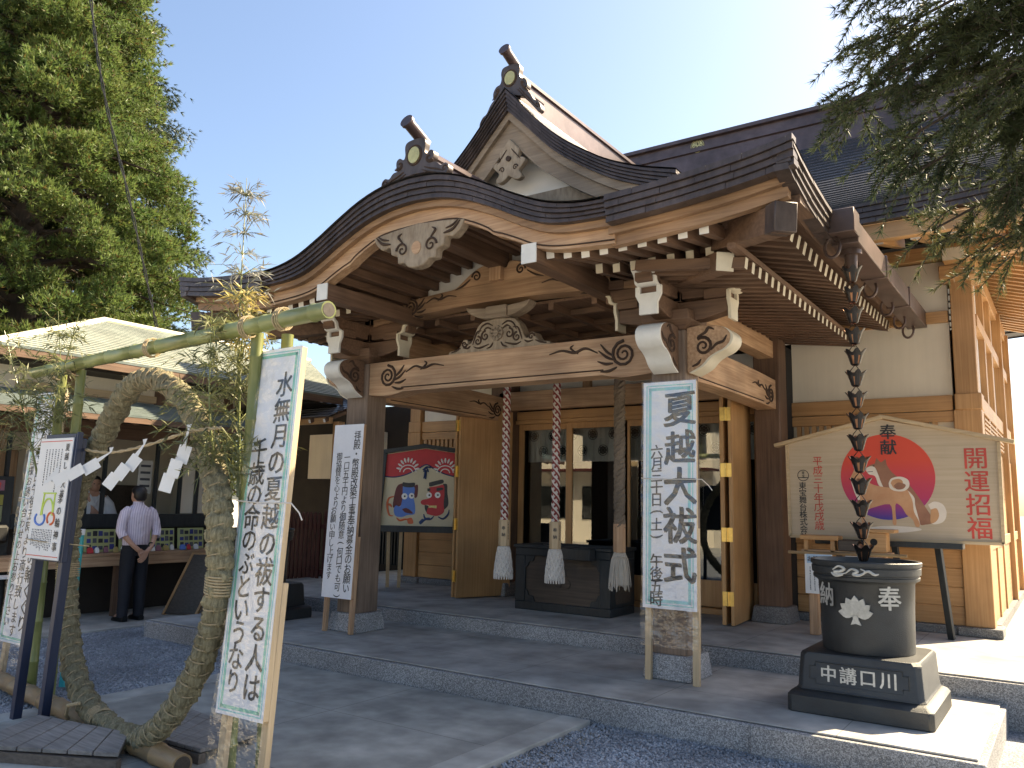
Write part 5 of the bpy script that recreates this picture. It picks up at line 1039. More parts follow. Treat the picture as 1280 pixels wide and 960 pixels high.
rr([(.12, 1.60), (.30, 1.60)], .006); rr([(.135, 1.60), (.115, 1.44)], .006); rr([(.285, 1.60), (.285, 1.44)], .006); rr([(.205+.075*math.cos(a), 1.47+.09*math.sin(a)) for a in np.linspace(-.3, 3.45, 20)], .007); mb.build('printed_ring', 'lime_line', t)
mb = MB(); rr([(.11+.07*math.cos(a), 1.415+.045*math.sin(a)) for a in np.linspace(2.4, 7.0, 20)], .008); mb.build('printed_loop', 'blue_p', t); mb = MB(); rr([(.265+.05*math.cos(a), 1.42+.042*math.sin(a)) for a in np.linspace(-1.5, 4, 20)], .008); mb.build('printed_loop', 'orange_p', t)
mb = MB(); mb.fbox(f, -.02, .425, 1.15, 1.155, 0, .002); mb.fbox(f, -.02, .425, 1.975, 1.98, 0, .002); mb.build('printed_rule', 'red_ink', t, smooth_deg=0)
mb = MB(); mb.tube([f(-.04, 1.265, .01), f(.2, 1.255, .012), (-5.7, 3.1, 1.24)], .004, 5); mb.build('tie_string', 'cord', t)
t = thing('turquoise_post', (-7.1, 3.75, 0), 'slim turquoise post standing behind the blue sign', 'post'); mb = MB(); mb.tube([(-7.1, 3.75, .0), (-7.06, 3.75, 1.25)], .035, 10); mb.build('pipe', 'teal_post', t); mb = MB(); mb.tube([(-7.06, 3.75, 1.252), (-7.06, 3.75, 1.30)], .04, 10); mb.build('cap', 'paper2', t)
# ================================================================ bamboo frame, straw ring
RD = Vector((1, -.122, 0)).normalized(); RN = Vector((RD.y, -RD.x, 0))   # RN points towards the viewer
f = Frame((-5.24, 3.135, 0), RD, (0, 0, 1), RN)
def culm(p, q, r, m='bamboo', step=.32, parent=None, name='bamboo_pole', hollow=True):
    p, q = Vector(p), Vector(q); L = (q-p).length; pts, rad = [], []; s_ = random.uniform(.05, step)
    pts.append(p); rad.append(r); nodes = []
    while s_ < L-.03:
        for o_, k in ((-.012, 1), (-.004, 1.10), (.004, 1.10), (.014, .98)): pts.append(p.lerp(q, (s_+o_)/L)); rad.append(r*k)
        nodes.append(s_/L); s_ += step*random.uniform(.85, 1.15)
    pts.append(q); rad.append(r); mb = MB(); mb.tube(pts, rad, 16)
    if hollow:
        dd = (q-p).normalized(); a = dd.orthogonal().normalized(); b = dd.cross(a); ff = Frame(q, a, b, dd); mb.disc(ff, 0, 0, r*.8, r*.8, 0, .0015, 16, 1)
    o = mb.build(name, [m, 'smoked'], parent, smooth_deg=50); return o
t = thing('bamboo_gate', (-5.24, 3.135, 0), 'green bamboo frame of posts and a thick crossbar holding the straw ring', 'gate')
culm((-7.42, 3.41, 2.635), (-3.22, 2.93, 2.60), .048, 'bamboo_x', .42, t, 'crossbar')
for p in ((-7.0, 3.44, 2.60), (-6.62, 3.40, 2.60), (-4.02, 3.10, 2.585), (-3.95, 3.27, 2.60)): culm((p[0], p[1], -.01), p, .037, 'bamboo', .36, t, 'post')
mb = MB()
for p in ((-7.0, 3.4), (-6.62, 3.35), (-4.02, 3.03), (-3.66, 2.99), (-5.2, 3.14)):
    for k in range(3): mb.tube([(p[0]+.02*k-.02, p[1]-.06*math.cos(a)*1.0, 2.61+.065*math.sin(a)) for a in np.linspace(0, 6.3, 16)], .005, 5)
mb.build('lashing', 'cord', t)
o = culm((-7.9, 3.47, .055), (-4.35, 3.03, .06), .062, 'bamboo_dry', .30, None, 'bamboo_log'); tag(o, 'thick dry bamboo log lying on the ground under the straw ring', 'log')
t = thing('straw_ring', (-5.24, 3.135, 0), 'big straw ring bound with cord, hanging from the bamboo crossbar', 'straw ring')
def ring_pt(a, f=Frame((-5.185, 3.128, 0), RD, (0, 0, 1), RN)):
    z = 1.19+1.13*math.sin(a); x = 1.115*math.cos(a)*(1-.10*max(0, math.sin(a))**3)
    if math.sin(a) > .75: z += .07*(math.sin(a)-.75)/.25
    return f(x+.02*math.sin(3*a), z, .0+.015*math.sin(5*a))
NA, NB = 760, 30; rings = []
ctr = [ring_pt(2*math.pi*i/NA) for i in range(NA)]
for i in range(NA):
    a = 2*math.pi*i/NA; dd = (ctr[(i+1) % NA]-ctr[i-1]).normalized(); n1 = RN; b1 = dd.cross(n1).normalized()
    w_ = i/NA*92; fr_ = (w_ % 1); puff = .17*math.sin(math.pi*fr_)**.6; rr = .071*(.85+puff*1.25)*(1+.05*math.sin(3*a+1)+.03*math.sin(7*a))
    ring = []
    for j in range(NB):
        th = 2*math.pi*j/NB; st = .008*math.sin(j*7.1+int(w_)*2.3)+rng.normal(0, .0036)+.004*math.sin(th*9+w_*4)
        ring.append(ctr[i]+(n1*math.cos(th)+b1*math.sin(th))*(rr+st))
    rings.append(ring)
mb = MB(); mb.loft(rings+[rings[0]], True, False); mb.build('straw_bundle', 'straw', t, smooth_deg=60)
mb = MB(); pts = []
for i in range(92*22):
    w_ = i/(92*22); a = 2*math.pi*w_; k = int(w_*NA) % NA; dd = (ctr[(k+1) % NA]-ctr[k-1]).normalized(); b1 = dd.cross(RN).normalized(); th = 2*math.pi*92*w_
    pts.append(ring_pt(a)+(RN*math.cos(th)+b1*math.sin(th))*.0695)
mb.tube(pts, .0042, 5)
for a0, cnt in ((math.pi+.10, 7), (-.12, 7), (-1.9, 5)):
    for q in range(cnt):
        a = a0+q*.014; k = int((a % 6.2832)/6.2832*NA) % NA; dd = (ctr[(k+1) % NA]-ctr[k-1]).normalized(); b1 = dd.cross(RN).normalized()
        mb.tube([ring_pt(a)+(RN*math.cos(th)+b1*math.sin(th))*.077 for th in np.linspace(0, 6.3, 22)], .0055, 5)
mb.tube([f(-.3, .22, .12), f(-.38, .20, .16), f(-.45, .12, .14), f(-.5, .08, .1), f(-.45, .03, .03)], .012, 6)
mb.build('binding_cord', 'cord', t)
V, F = [], []      # loose straw ends standing off the bundle
for i in range(4200):
    a = random.uniform(0, 6.283); k = int(a/6.2832*NA) % NA; dd = (ctr[(k+1) % NA]-ctr[k-1]).normalized(); b1 = dd.cross(RN).normalized(); th = random.uniform(0, 6.28)
    o_ = RN*math.cos(th)+b1*math.sin(th); p = ctr[k]+o_*.066; q = p+(dd*random.choice((-1, 1))+o_*random.uniform(.1, .6)).normalized()*random.uniform(.03, .09); s_ = dd.cross(o_)*.0016
    b = len(V); V += [p-s_, p+s_, q]; F.append((b, b+1, b+2))
o = fast_mesh('loose_straw', np.array([tuple(v) for v in V]), np.array(F), ['straw'], t); o['kind'] = 'stuff'
# straw rope with paper streamers
t = thing('straw_rope', (-5.3, 3.1, 1.95), 'thin straw rope tied across the opening of the straw ring', 'rope')
mb = MB(); near = lambda x, y, z, k=.955: (x*k, y*k, 1.6+(z-1.6)*k)
R_ = smooth([near(-6.33, 3.27, 1.95), near(-5.74, 3.2, 1.90), near(-5.15, 3.12, 1.93), near(-4.56, 3.05, 2.0), near(-4.19, 3.01, 2.01)], 8)
for ph in (0, 3.14): mb.tube([(p[0], p[1]+.005*math.cos(i*1.6+ph), p[2]+.006*math.sin(i*1.6+ph)) for i, p in enumerate(R_)], .0065, 5)
mb.build('twisted_cord', 'cord', t)
def streamer(x, y, z, sway, label, frayed=False):
    x, y, z = near(x, y, z)
    t = thing('paper_streamer', (x, y, z), label, 'paper streamer', 'white zigzag paper streamers on the straw rope')
    f = Frame((x, y-.012, z), (.82, .57, 0), (0, 0, 1), (.57, -.82, 0)); mb = MB(); dx, dz = sway
    def quad(pts, c): mb.add([f(a, b, c) for a, b in pts], [(0, 1, 2, 3)]); 
    quad([(-.012, .03), (.018, .035), (.006, 0), (-.004, 0)], .004)
    L = math.hypot(dx, dz); ax = Vector((dx/L, dz/L)); pr = Vector((ax.y, -ax.x)); 
    if pr.x < 0: pr = -pr
    if frayed:
        for k in range(6): quad([(k*.006-.015, 0), (k*.006-.011, 0), (dx*.5+k*.012-.03, dz*.45), (dx*.5+k*.012-.04, dz*.45)], .004+k*.001)
        quad([(dx*.45-.015, dz*.42), (dx*.45+.025, dz*.46), (dx+.02, dz), (dx-.02, dz-.01)], .006)
    else:
        quad([(-.005, 0), (.006, 0), (ax.x*L*.3+pr.x*.02, ax.y*L*.3+pr.y*.02), (ax.x*L*.3-pr.x*.01, ax.y*L*.3-pr.y*.01)], .004)
        for k in range(3):
            s0, s1 = L*(.25+k*.25), L*(.25+k*.25+.29); off = (1-k)*.018
            c0 = ax*s0+pr*off; c1 = ax*s1+pr*off
            quad([tuple(c0-pr*.038), tuple(c0+pr*.038), tuple(c1+pr*.038), tuple(c1-pr*.038)], .006+.004*k+.01*(k % 2))
    mb.build('paper', 'paper2', t, smooth_deg=0)
streamer(-6.22, 3.25, 1.95, (-.22, -.26), 'frayed white paper streamer blowing over the ring notice', True)
streamer(-5.67, 3.19, 1.90, (-.34, -.22), 'white zigzag streamer blown almost flat across the left side of the ring')
streamer(-5.14, 3.12, 1.94, (-.19, -.28), 'white zigzag streamer hanging slanted above the man in the striped shirt')
streamer(-4.55, 3.05, 2.01, (-.09, -.36), 'white zigzag streamer hanging nearest the right side of the ring')
# wooden ramps
def ramp(P, label):
    t = thing('wooden_ramp', (P[0][0], P[0][1], 0), label, 'ramp'); P = [Vector(p) for p in P]     # corners: near-left, near-right, far-right, far-left
    n = 6
    for k in range(n):
        a, b = (k+.02)/n, (k+.97)/n; mb = MB(); q = [P[0].lerp(P[1], a), P[0].lerp(P[1], b), P[3].lerp(P[2], b), P[3].lerp(P[2], a)]
        mb.loft([[tuple(v) for v in q], [(v.x, v.y, v.z-.025) for v in q]]); mb.build('plank', 'deck', t, bevel=.003)
    for s_ in (0.03, .9):
        mb = MB(); a, b = P[0].lerp(P[3], s_), P[1].lerp(P[2], s_); hz_ = min(a.z, b.z)-.03; mb.bar((a.x, a.y, max(.02, hz_/2)), (b.x, b.y, max(.02, hz_/2)), .05, max(.03, hz_)); mb.build('bearer', 'deck2', t)
ramp([(-5.62, 2.42, .09), (-4.72, 2.86, .10), (-5.02, 3.10, .115), (-5.92, 2.98, .105)][0:4], 'grey plank ramp in front of the bamboo log')
ramp([(-4.92, 3.20, .09), (-4.45, 3.22, .09), (-4.55, 3.72, .06), (-5.42, 3.82, .06)], 'grey plank ramp behind the straw ring')
# ================================================================ shrine office on the left
of = thing('shrine_office', (-11.5, 6.5, 0), 'low dark office building with a verdigris copper roof and a serving window on the left', 'office')
def O(mb, name, m, parent=of, **k): return mb.build(name, m, parent, **k)
def courses(x0, z0, x1, z1, ya0, yb0, ya1, yb1, N, lift=.02):
    mb = MB()
    for k in range(N):
        a, b = k/N, (k+1)/N; X0, X1 = x0+(x1-x0)*a, x0+(x1-x0)*b; Z0, Z1 = z0+(z1-z0)*a, z0+(z1-z0)*b
        p0, p1 = ya0+(ya1-ya0)*a, yb0+(yb1-yb0)*a; q0, q1 = ya0+(ya1-ya0)*b, yb0+(yb1-yb0)*b
        mb.add([(X0, p0, Z0+lift), (X0, p1, Z0+lift), (X1, q1, Z1), (X1, q0, Z1)], [(0, 1, 2, 3)]); mb.add([(X0, p0, Z0+lift), (X0, p1, Z0+lift), (X0, p1, Z0-lift), (X0, p0, Z0-lift)], [(0, 1, 2, 3)], 1)
    return mb
MT['office_roof'] = mat('sun_glare_copper_roof', (.58, .55, .43), .4, .15, (4, 4, 4), (.72, .69, .55), metal=0)  # verdigris copper paled to cream: sun glare put into the base colour
rf = O(courses(-10.55, 3.38, -12.8, 4.38, 4.35, 10.05, 6.86, 11.2, 24), 'main_roof', ['office_roof', 'teal_roof'], smooth_deg=0)
O(courses(-15.0, 3.38, -12.8, 4.38, 4.35, 10.05, 6.86, 11.2, 24), 'rear_roof', ['office_roof', 'teal_roof'], smooth_deg=0)
mb = MB()
for k in range(24):
    a, b = k/24, (k+1)/24; f_ = lambda t: (4.35+(6.86-4.35)*t, 3.38+t, -10.55-2.25*t, -15.0+2.2*t)
    y0, z0, xa, xb = f_(a); y1, z1, xc_, xd = f_(b); mb.add([(xa, y0, z0+.012), (xb, y0, z0+.012), (xd, y1, z1), (xc_, y1, z1)], [(0, 1, 2, 3)]); mb.add([(xa, y0, z0+.012), (xb, y0, z0+.012), (xb, y0, z0-.012), (xa, y0, z0-.012)], [(0, 1, 2, 3)])
O(mb, 'hip_roof', 'office_roof', smooth_deg=0)
mb = MB(); mb.tube([(-10.55, 4.35, 3.39), (-12.8, 6.86, 4.40), (-12.8, 11.2, 4.40)], .05, 8); O(mb, 'ridge_cap', 'office_roof', rf)
mb = MB(); mb.bar((-10.58, 4.35, 3.31), (-10.58, 10.05, 3.31), .05, .12); mb.bar((-10.6, 4.38, 3.31), (-15, 4.38, 3.31), .05, .12); O(mb, 'eave_fascia', 'dark_y', rf)
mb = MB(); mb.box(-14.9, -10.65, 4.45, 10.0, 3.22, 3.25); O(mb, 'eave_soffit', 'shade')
pr = O(courses(-10.2, 2.63, -11.15, 2.93, 2.2, 8.2, 2.2, 8.2, 9), 'pent_roof', ['teal_roof', 'teal_roof'], smooth_deg=0)
mb = MB(); mb.box(-10.26, -10.2, 2.2, 8.2, 2.54, 2.615); O(mb, 'pent_fascia', 'dark_y', pr)
for k in range(20):
    mb = MB(); mb.bar((-10.3, 2.5+k*.3, 2.55), (-11.1, 2.5+k*.3, 2.80), .05, .06); O(mb, 'pent_rafter', 'dark_x', smooth_deg=0)
mb = MB(); mb.box(-11.22, -11.16, 2.2, 8.25, 2.85, 3.25); O(mb, 'upper_wall', 'plaster')
for y in (4.5, 5.6, 6.9, 8.1):
    mb = MB(); mb.box(-11.17, -11.08, y-.06, y+.06, 2.9, 3.25); O(mb, 'upper_post', 'dark_z')
mb = MB(); mb.box(-11.16, -11.10, 4.9, 8.2, 2.94, 3.04); O(mb, 'upper_rail', 'pale_y')
mb = MB(); mb.box(-11.2, -11.05, 2.2, 8.25, 1.14, 1.33); O(mb, 'window_sill', 'char', bevel=.005)
mb = MB(); mb.box(-11.2, -11.1, 2.2, 8.25, 2.38, 2.60); O(mb, 'window_head', 'dark_y')
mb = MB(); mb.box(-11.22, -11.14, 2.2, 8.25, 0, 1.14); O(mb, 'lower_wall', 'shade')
for y in (2.3, 3.4, 4.9, 5.93, 6.17, 6.95, 7.35, 7.64, 8.2):
    mb = MB(); mb.box(-11.15, -11.10, y-.022, y+.022, 1.33, 2.38); O(mb, 'window_post', 'char')
mb = MB(); mb.box(-12.8, -12.7, 2.2, 8.3, 0, 2.9); mb.box(-12.7, -11.2, 2.15, 2.2, 0, 2.9); mb.box(-12.7, -11.2, 8.25, 8.3, 0, 2.9); O(mb, 'room_wall', 'plaster')
mb = MB(); mb.box(-13.7, -11.23, 2.2, 8.25, .45, .5); O(mb, 'room_floor', 'old_y')
mb = MB(); mb.box(-13.7, -11.2, 2.2, 8.25, 2.62, 2.66); O(mb, 'room_ceiling', 'shade')
for a, b, z1 in ((7.37, 7.62, 2.36), (7.66, 8.15, 2.36)):
    mb = MB(); mb.box(-11.20, -11.17, a, b, 1.34, z1); O(mb, 'paper_screen', 'plaster')
for y0, y1, z0, z1, m in ((4.2, 5.6, .5, 2.2, 'old_z'), (6.9, 7.5, .5, 1.75, 'smoked'), (5.9, 6.7, 1.9, 2.5, 'old_y')):
    mb = MB(); mb.box(-12.69, -12.4, y0, y1, z0, z1)
    o = mb.build('cabinet', m, None, bevel=.01); tag(o, {4.2: 'tall brown cabinet standing in the dim office', 6.9: 'low dark cabinet under the paper poster inside the office', 5.9: 'brown wall cabinet hanging high behind the attendant in white'}[y0], 'cabinet')
t = thing('paper_poster', (-12.0, 7.1, 1.7), 'paper poster with rows of print behind the office window', 'poster'); mb = MB(); mb.box(-11.6, -11.59, 6.95, 7.17, 1.62, 2.12); mb.build('sheet', 'plasterw', t, smooth_deg=0); fp = Frame((-11.589, 7.06, 0), (0, 1, 0), (0, 0, 1), (1, 0, 0)); mb = MB()
for z in (2.04, 1.94, 1.84, 1.74): mb.fbox(fp, -.08, .08, z-.02, z+.015, 0, .002)
mb.build('poster_print', 'inkg', t, smooth_deg=0)
# serving table with boards and charms
t = thing('serving_table', (-10.85, 6.3, 0), 'long wooden serving table under the office window', 'table')
mb = MB(); mb.box(-11.02, -10.58, 2.6, 8.0, .79, .825); mb.build('table_top', 'old_y', t, bevel=.004); mb = MB(); mb.box(-10.62, -10.585, 2.6, 8.0, .66, .788); mb.build('apron', 'old_y', t, bevel=.004)
for y in (2.8, 4.5, 6.2, 7.85):
    mb = MB(); mb.box(-10.70, -10.63, y-.03, y+.03, 0, .788); mb.build('leg', 'dark_z', t)
labs = ['leftmost pale green board of amulets, half behind the straw ring', 'pale green amulet board left of the man, next to the straw ring', 'pale green amulet board partly behind the man\'s left elbow', 'pale green amulet board just right of the man', 'rightmost pale green amulet board on the serving table', 'pale green amulet board hidden behind the blue sign']
for i, (y0, y1) in enumerate(((5.28, 5.80), (5.86, 6.30), (6.35, 6.72), (6.80, 7.19), (7.25, 7.68), (3.9, 4.6))):
    t = thing('amulet_board', (-10.95, (y0+y1)/2, .83), labs[i], 'display board', 'pale green amulet boards on the serving table')
    f = Frame((-10.90, y0, .83), (0, 1, 0), (-.12, 0, 1), (1, 0, .12)); w_ = y1-y0; mb = MB(); mb.fbox(f, 0, w_, 0, .30, -.02, 0); mb.build('panel', 'olive', t, bevel=.003); mb = MB(); mc = MB(); k = 0
    for r in range(3):
        for c in range(5):
            a = .03+c*(w_-.04)/5; b = .03+r*.09; mb.fbox(f, a+random.uniform(0, .01), a+(w_-.1)/6+random.uniform(0, .01), b, b+random.uniform(.045, .07), 0, .006, (0, 1, 2)[(r*5+c*2+i) % 3])
    mb.build('amulet_picture', ['navy', 'ink', 'inkg'], t, smooth_deg=0)
cols = ['paper2', 'pink', 'gold', 'plasterw', 'blue_p', 'crimson']
cn = {'paper2': 'white', 'pink': 'pink', 'gold': 'golden', 'plasterw': 'off-white', 'blue_p': 'blue', 'crimson': 'crimson'}
for i in range(20):
    y = 5.2+i*.125+random.uniform(-.03, .03); x = -10.70+random.uniform(-.05, .05); c = cols[i % 6]; mb = MB(); w_ = random.uniform(.025, .045)
    mb.prism([(-w_, 0), (w_, 0), (w_, .05), (w_*.5, .075), (-w_*.5, .075), (-w_, .05)], Frame((x, y, .828), (0, 1, 0), (-.3, 0, 1), (1, 0, .3)), -.012, .012)
    o = mb.build('amulet_packet', c, None, bevel=.003); tag(o, 'tiny '+cn[c]+' amulet packet among the goods on the serving table', 'amulet', 'small amulet packets on the serving table')
for i, (z, m, tx, lb) in enumerate(((1.62, 'pink', '御朱印受付', 'pink lettered card at the left edge, topmost of three'), (1.44, 'yellow', '六三除け', 'yellow lettered card at the left edge, under the pink one'), (1.24, 'lime', '御守', 'pale green card at the left edge, lowest of three'))):
    t = thing('lettered_card', (-10.97, 4.5, z), lb, 'card', 'lettered cards at the office corner'); f = Frame((-10.97, 4.05, z), (0, 1, 0), (0, 0, 1), (1, 0, 0)); mb = MB(); mb.fbox(f, 0, .78, 0, .13 if i < 2 else .19, -.012, 0); mb.build('card', m, t, bevel=.002); mb = MB(); write_h(mb, f, tx, .30, .065, .085, .10, .002, .03)
    mb.build('card_lettering', 'red_ink' if i == 0 else 'ink' if i == 1 else 'green_line', t, smooth_deg=0); mb = MB()
    for k in range(16): mb.disc(f, .03+k*.048, -.015, .022, .022, -.012, -.004, 10)
    mb.build('scalloped_edge', 'ink', t)
t = thing('card_rack', (-10.75, 4.4, 0), 'dark rack with a clear plastic bag below the lettered cards', 'rack')
mb = MB(); mb.box(-11.06, -11.0, 3.2, 4.95, .05, 1.8); mb.build('back_panel', 'char', t, bevel=.005); mb = MB(); mb.box(-10.995, -10.88, 4.15, 4.9, .98, 1.2); mb.build('plastic_bag', 'rubber', t, bevel=.03)
mb = MB(); mb.box(-10.56, -10.3, 4.1, 4.95, .60, .625); mb.build('white_shelf', 'paper2', t, bevel=.003)
# bundle of dry stalks with a paper streamer in the office corner
t = thing('dry_stalks', (-10.55, 4.62, 1.7), 'bundle of dry stalks with a pale streamer at the office corner', 'stalks'); 
for k in range(7):
    mb = MB(); mb.tube([(-10.95, 4.5+.03*k, 1.80), (-10.95, 4.5+.055*k, 2.5)], .008, 5); mb.build('stalk', 'bamboo_dry', t)
# leaning framed board
t = thing('leaning_board', (-10.1, 6.85, 0), 'brown wooden panel board with a pale edge leaning beside the office counter', 'board')
f = Frame((-10.30, 6.72, 0), Vector((.86, .51, 0)), Vector((.16, .28, .80)).normalized(), Vector((.51, -.86, .2)).normalized()); mb = MB(); mb.fbox(f, 0, .42, .02, .86, -.03, 0); mb.build('panel', 'smoked', t)
for a in (-.035, .42):
    mb = MB(); mb.fbox(f, a, a+.035, 0, .89, -.05, .01); mb.build('leg', 'new_z', t, bevel=.003)
mb = MB(); mb.fbox(f, -.035, .455, .862, .885, -.045, .008); mb.build('top_rail', 'new_x', t)
mb = MB(); mb.bar(f(.02, .8, -.05), f(.02, .0, -.40), .03, .03); mb.build('prop', 'pale_z', t)
# roofed corridor and red picket fence between office and hall
t = thing('covered_corridor', (-11.2, 10.3, 0), 'small corridor with a blue-grey copper roof between the office and the hall', 'corridor')
mb = MB()
for k in range(7):
    a, b = k/7, (k+1)/7; y0, y1 = 9.45+a*1.0, 9.45+b*1.0; z0, z1 = 2.99+.42*a, 2.99+.42*b; mb.add([(-13.5, y0, z0+.014), (-10.2, y0, z0+.014), (-10.2, y1, z1), (-13.5, y1, z1)], [(0, 1, 2, 3)]); mb.add([(-13.5, y0, z0+.014), (-10.2, y0, z0+.014), (-10.2, y0, z0-.014), (-13.5, y0, z0-.014)], [(0, 1, 2, 3)])
mb.build('roof', 'copper_roof', t, smooth_deg=0); mb = MB(); mb.box(-13.5, -10.25, 9.5, 9.55, 2.86, 2.96); mb.build('eave_beam', 'new_x', t)
mb = MB(); mb.box(-13.5, -10.0, 10.5, 10.7, 3.36, 3.52); mb.build('ridge', 'copper', t)
for x in (-10.25, -11.9):
    mb = MB(); mb.box(x-.07, x+.07, 9.62, 9.76, 0, 2.9); mb.build('post', 'new_z', t, bevel=.005)
for k in range(9):
    mb = MB(); mb.bar((-13.2+k*.36, 9.42, 2.90), (-13.2+k*.36, 10.4, 3.28), .05, .06, endmi=1); mb.build('rafter', ['dark_y', 'white'], t, smooth_deg=0)
mb = MB(); mb.box(-13.6, -10.0, 11.6, 11.7, 0, 3.4); mb.build('wall', 'shade', t); mb = MB(); mb.box(-13.0, -10.9, 11.5, 11.59, 2.0, 2.9); mb.build('wall_panel', 'plaster', t)
mb = MB()
for k in range(22): mb.box(-12.0+k*.075, -11.97+k*.075, 11.54, 11.58, .4, 1.95)
o = mb.build('lattice', 'char', t, smooth_deg=0)
t = thing('picket_fence', (-10.9, 9.3, .1), 'dark red picket fence between the office and the shrine hall', 'fence')
for k in range(19):
    x = -11.95+k*.1; mb = MB(); mb.prism([(-.032, .18), (.032, .18), (.032, 1.34), (0, 1.38), (-.032, 1.34)], Frame((x, 9.28, 0), (1, 0, 0), (0, 0, 1), (0, -1, 0)), -.012, .012); mb.build('picket', 'redlac', t, smooth_deg=0)
for z in (.40, 1.12):
    mb = MB(); mb.box(-12.05, -10.0, 9.295, 9.33, z, z+.07); mb.build('rail', 'redlac', t)
for k in range(3):
    mb = MB(); mb.box(-12.0+k*.95, -11.91+k*.95, 9.33, 9.42, -.03, 1.42); mb.build('post', 'redlac', t)
t = thing('ridge_lamp_base', (-7.55, 6.9, .33), '', 'x') if False else None
# ================================================================ people
def skin_mesh(name, verts, edges, radii, m, parent, sub=2):
    me = bpy.data.meshes.new(name); off = ROOT[parent.name]; me.from_pydata([tuple(Vector(v)-off) for v in verts], edges, []); o = bpy.data.objects.new(name, me); C.objects.link(o)
    o.modifiers.new('skin', 'SKIN'); sv = me.skin_vertices[0].data
    for i, r in enumerate(radii): sv[i].radius = r if isinstance(r, tuple) else (r, r); sv[i].use_root = (i == 0)
    s_ = o.modifiers.new('sub', 'SUBSURF'); s_.levels = sub; s_.render_levels = sub
    dg = bpy.context.evaluated_depsgraph_get(); me2 = bpy.data.meshes.new_from_object(o.evaluated_get(dg)); me2.name = name; nm = o.name; bpy.data.objects.remove(o)
    me2.materials.clear(); me2.materials.append(MT[m]); me2.polygons.foreach_set('use_smooth', [True]*len(me2.polygons))
    o = bpy.data.objects.new(nm, me2); C.objects.link(o); o.parent = parent; ROOT[o.name] = off; return o
def pose(base, ang): ca, sa = math.cos(ang), math.sin(ang); return lambda x, y, z: Vector((base[0]+x*ca-y*sa, base[1]+x*sa+y*ca, base[2]+z))
def ell_rings(T, rows, n=20):
    """rows: (z, cx, cy, rx, ry)"""
    return [[T(cx+rx*math.cos(2*math.pi*k/n), cy+ry*math.sin(2*math.pi*k/n), z) for k in range(n)] for z, cx, cy, rx, ry in rows]
t = thing('person', (-10.15, 6.13, 0), 'man in striped shirt and dark trousers, back turned, hands clasped behind him', 'person')
T = pose((-10.15, 6.13, 0), R(90))        # local +Y is where he faces
Vb = [(0, 0, .98), (0, 0, 1.12), (0, .01, 1.28), (0, 0, 1.385), (0, .01, 1.50), (0, .03, 1.58), (0, .035, 1.66),
      (.10, 0, .92), (.105, .01, .50), (.11, -.02, .09), (.12, .13, .035), (-.10, 0, .92), (-.105, .01, .50), (-.11, -.02, .09), (-.12, .13, .035),
      (.17, -.01, 1.39), (.25, -.05, 1.14), (.13, -.16, .94), (.03, -.20, .86), (-.17, -.01, 1.39), (-.25, -.05, 1.14), (-.13, -.16, .96), (-.04, -.185, .88)]
Eb = [(0, 1), (1, 2), (2, 3), (3, 4), (4, 5), (5, 6), (0, 7), (7, 8), (8, 9), (9, 10), (0, 11), (11, 12), (12, 13), (13, 14), (3, 15), (15, 16), (16, 17), (17, 18), (3, 19), (19, 20), (20, 21), (21, 22)]
Rb = [(.14, .10), (.13, .09), (.14, .09), (.08, .06), .05, (.075, .09), (.065, .085), .085, .055, .04, .035, .085, .055, .04, .035, .06, .042, .03, .032, .06, .042, .03, .032]
skin_mesh('body', [T(*v) for v in Vb], Eb, Rb, 'skin', t)
hd = MB(); hd.loft(ell_rings(T, [(1.50, 0, .03, .03, .03), (1.515, 0, .045, .055, .065), (1.55, 0, .04, .07, .09), (1.60, 0, .03, .076, .098), (1.65, 0, .025, .075, .098), (1.69, 0, .02, .055, .075), (1.71, 0, .02, .02, .03)])); 
for s in (-1, 1): hd.loft([[T(s*.074+s*.012*k, .015+.018*math.cos(a), 1.595+.032*math.sin(a)) for a in np.linspace(0, 5.8, 8)] for k in (0, 1)])
hd.loft(ell_rings(T, [(1.56, 0, .135, .017, .012), (1.59, 0, .132, .012, .012), (1.62, 0, .125, .008, .006)], 8)); hd.build('head', 'skin', t, smooth_deg=80)
hr_ = MB(); hr_.loft(ell_rings(T, [(1.525, 0, -.04, .05, .04), (1.56, 0, -.025, .08, .07), (1.62, 0, -.008, .088, .098), (1.665, 0, .012, .088, .112), (1.70, 0, .015, .066, .085), (1.722, 0, .015, .03, .04)])); hr_.build('hair', 'hair', t, smooth_deg=80)
sh = MB(); sh.loft(ell_rings(T, [(.955, 0, 0, .168, .118), (1.0, 0, -.005, .175, .13), (1.10, 0, -.005, .172, .125), (1.22, 0, -.01, .185, .128), (1.32, 0, -.012, .20, .122), (1.385, 0, -.01, .198, .105), (1.43, 0, -.005, .15, .085), (1.475, 0, .005, .07, .07), (1.515, 0, .01, .062, .066)], 28), True, False)
for s in (-1, 1): sh.tube([T(s*.13, -.01, 1.40), T(s*.185, -.02, 1.36), T(s*.225, -.035, 1.26), T(s*.25, -.05, 1.14), T(s*.225, -.085, 1.06)], [.068, .07, .064, .058, .055], 14)
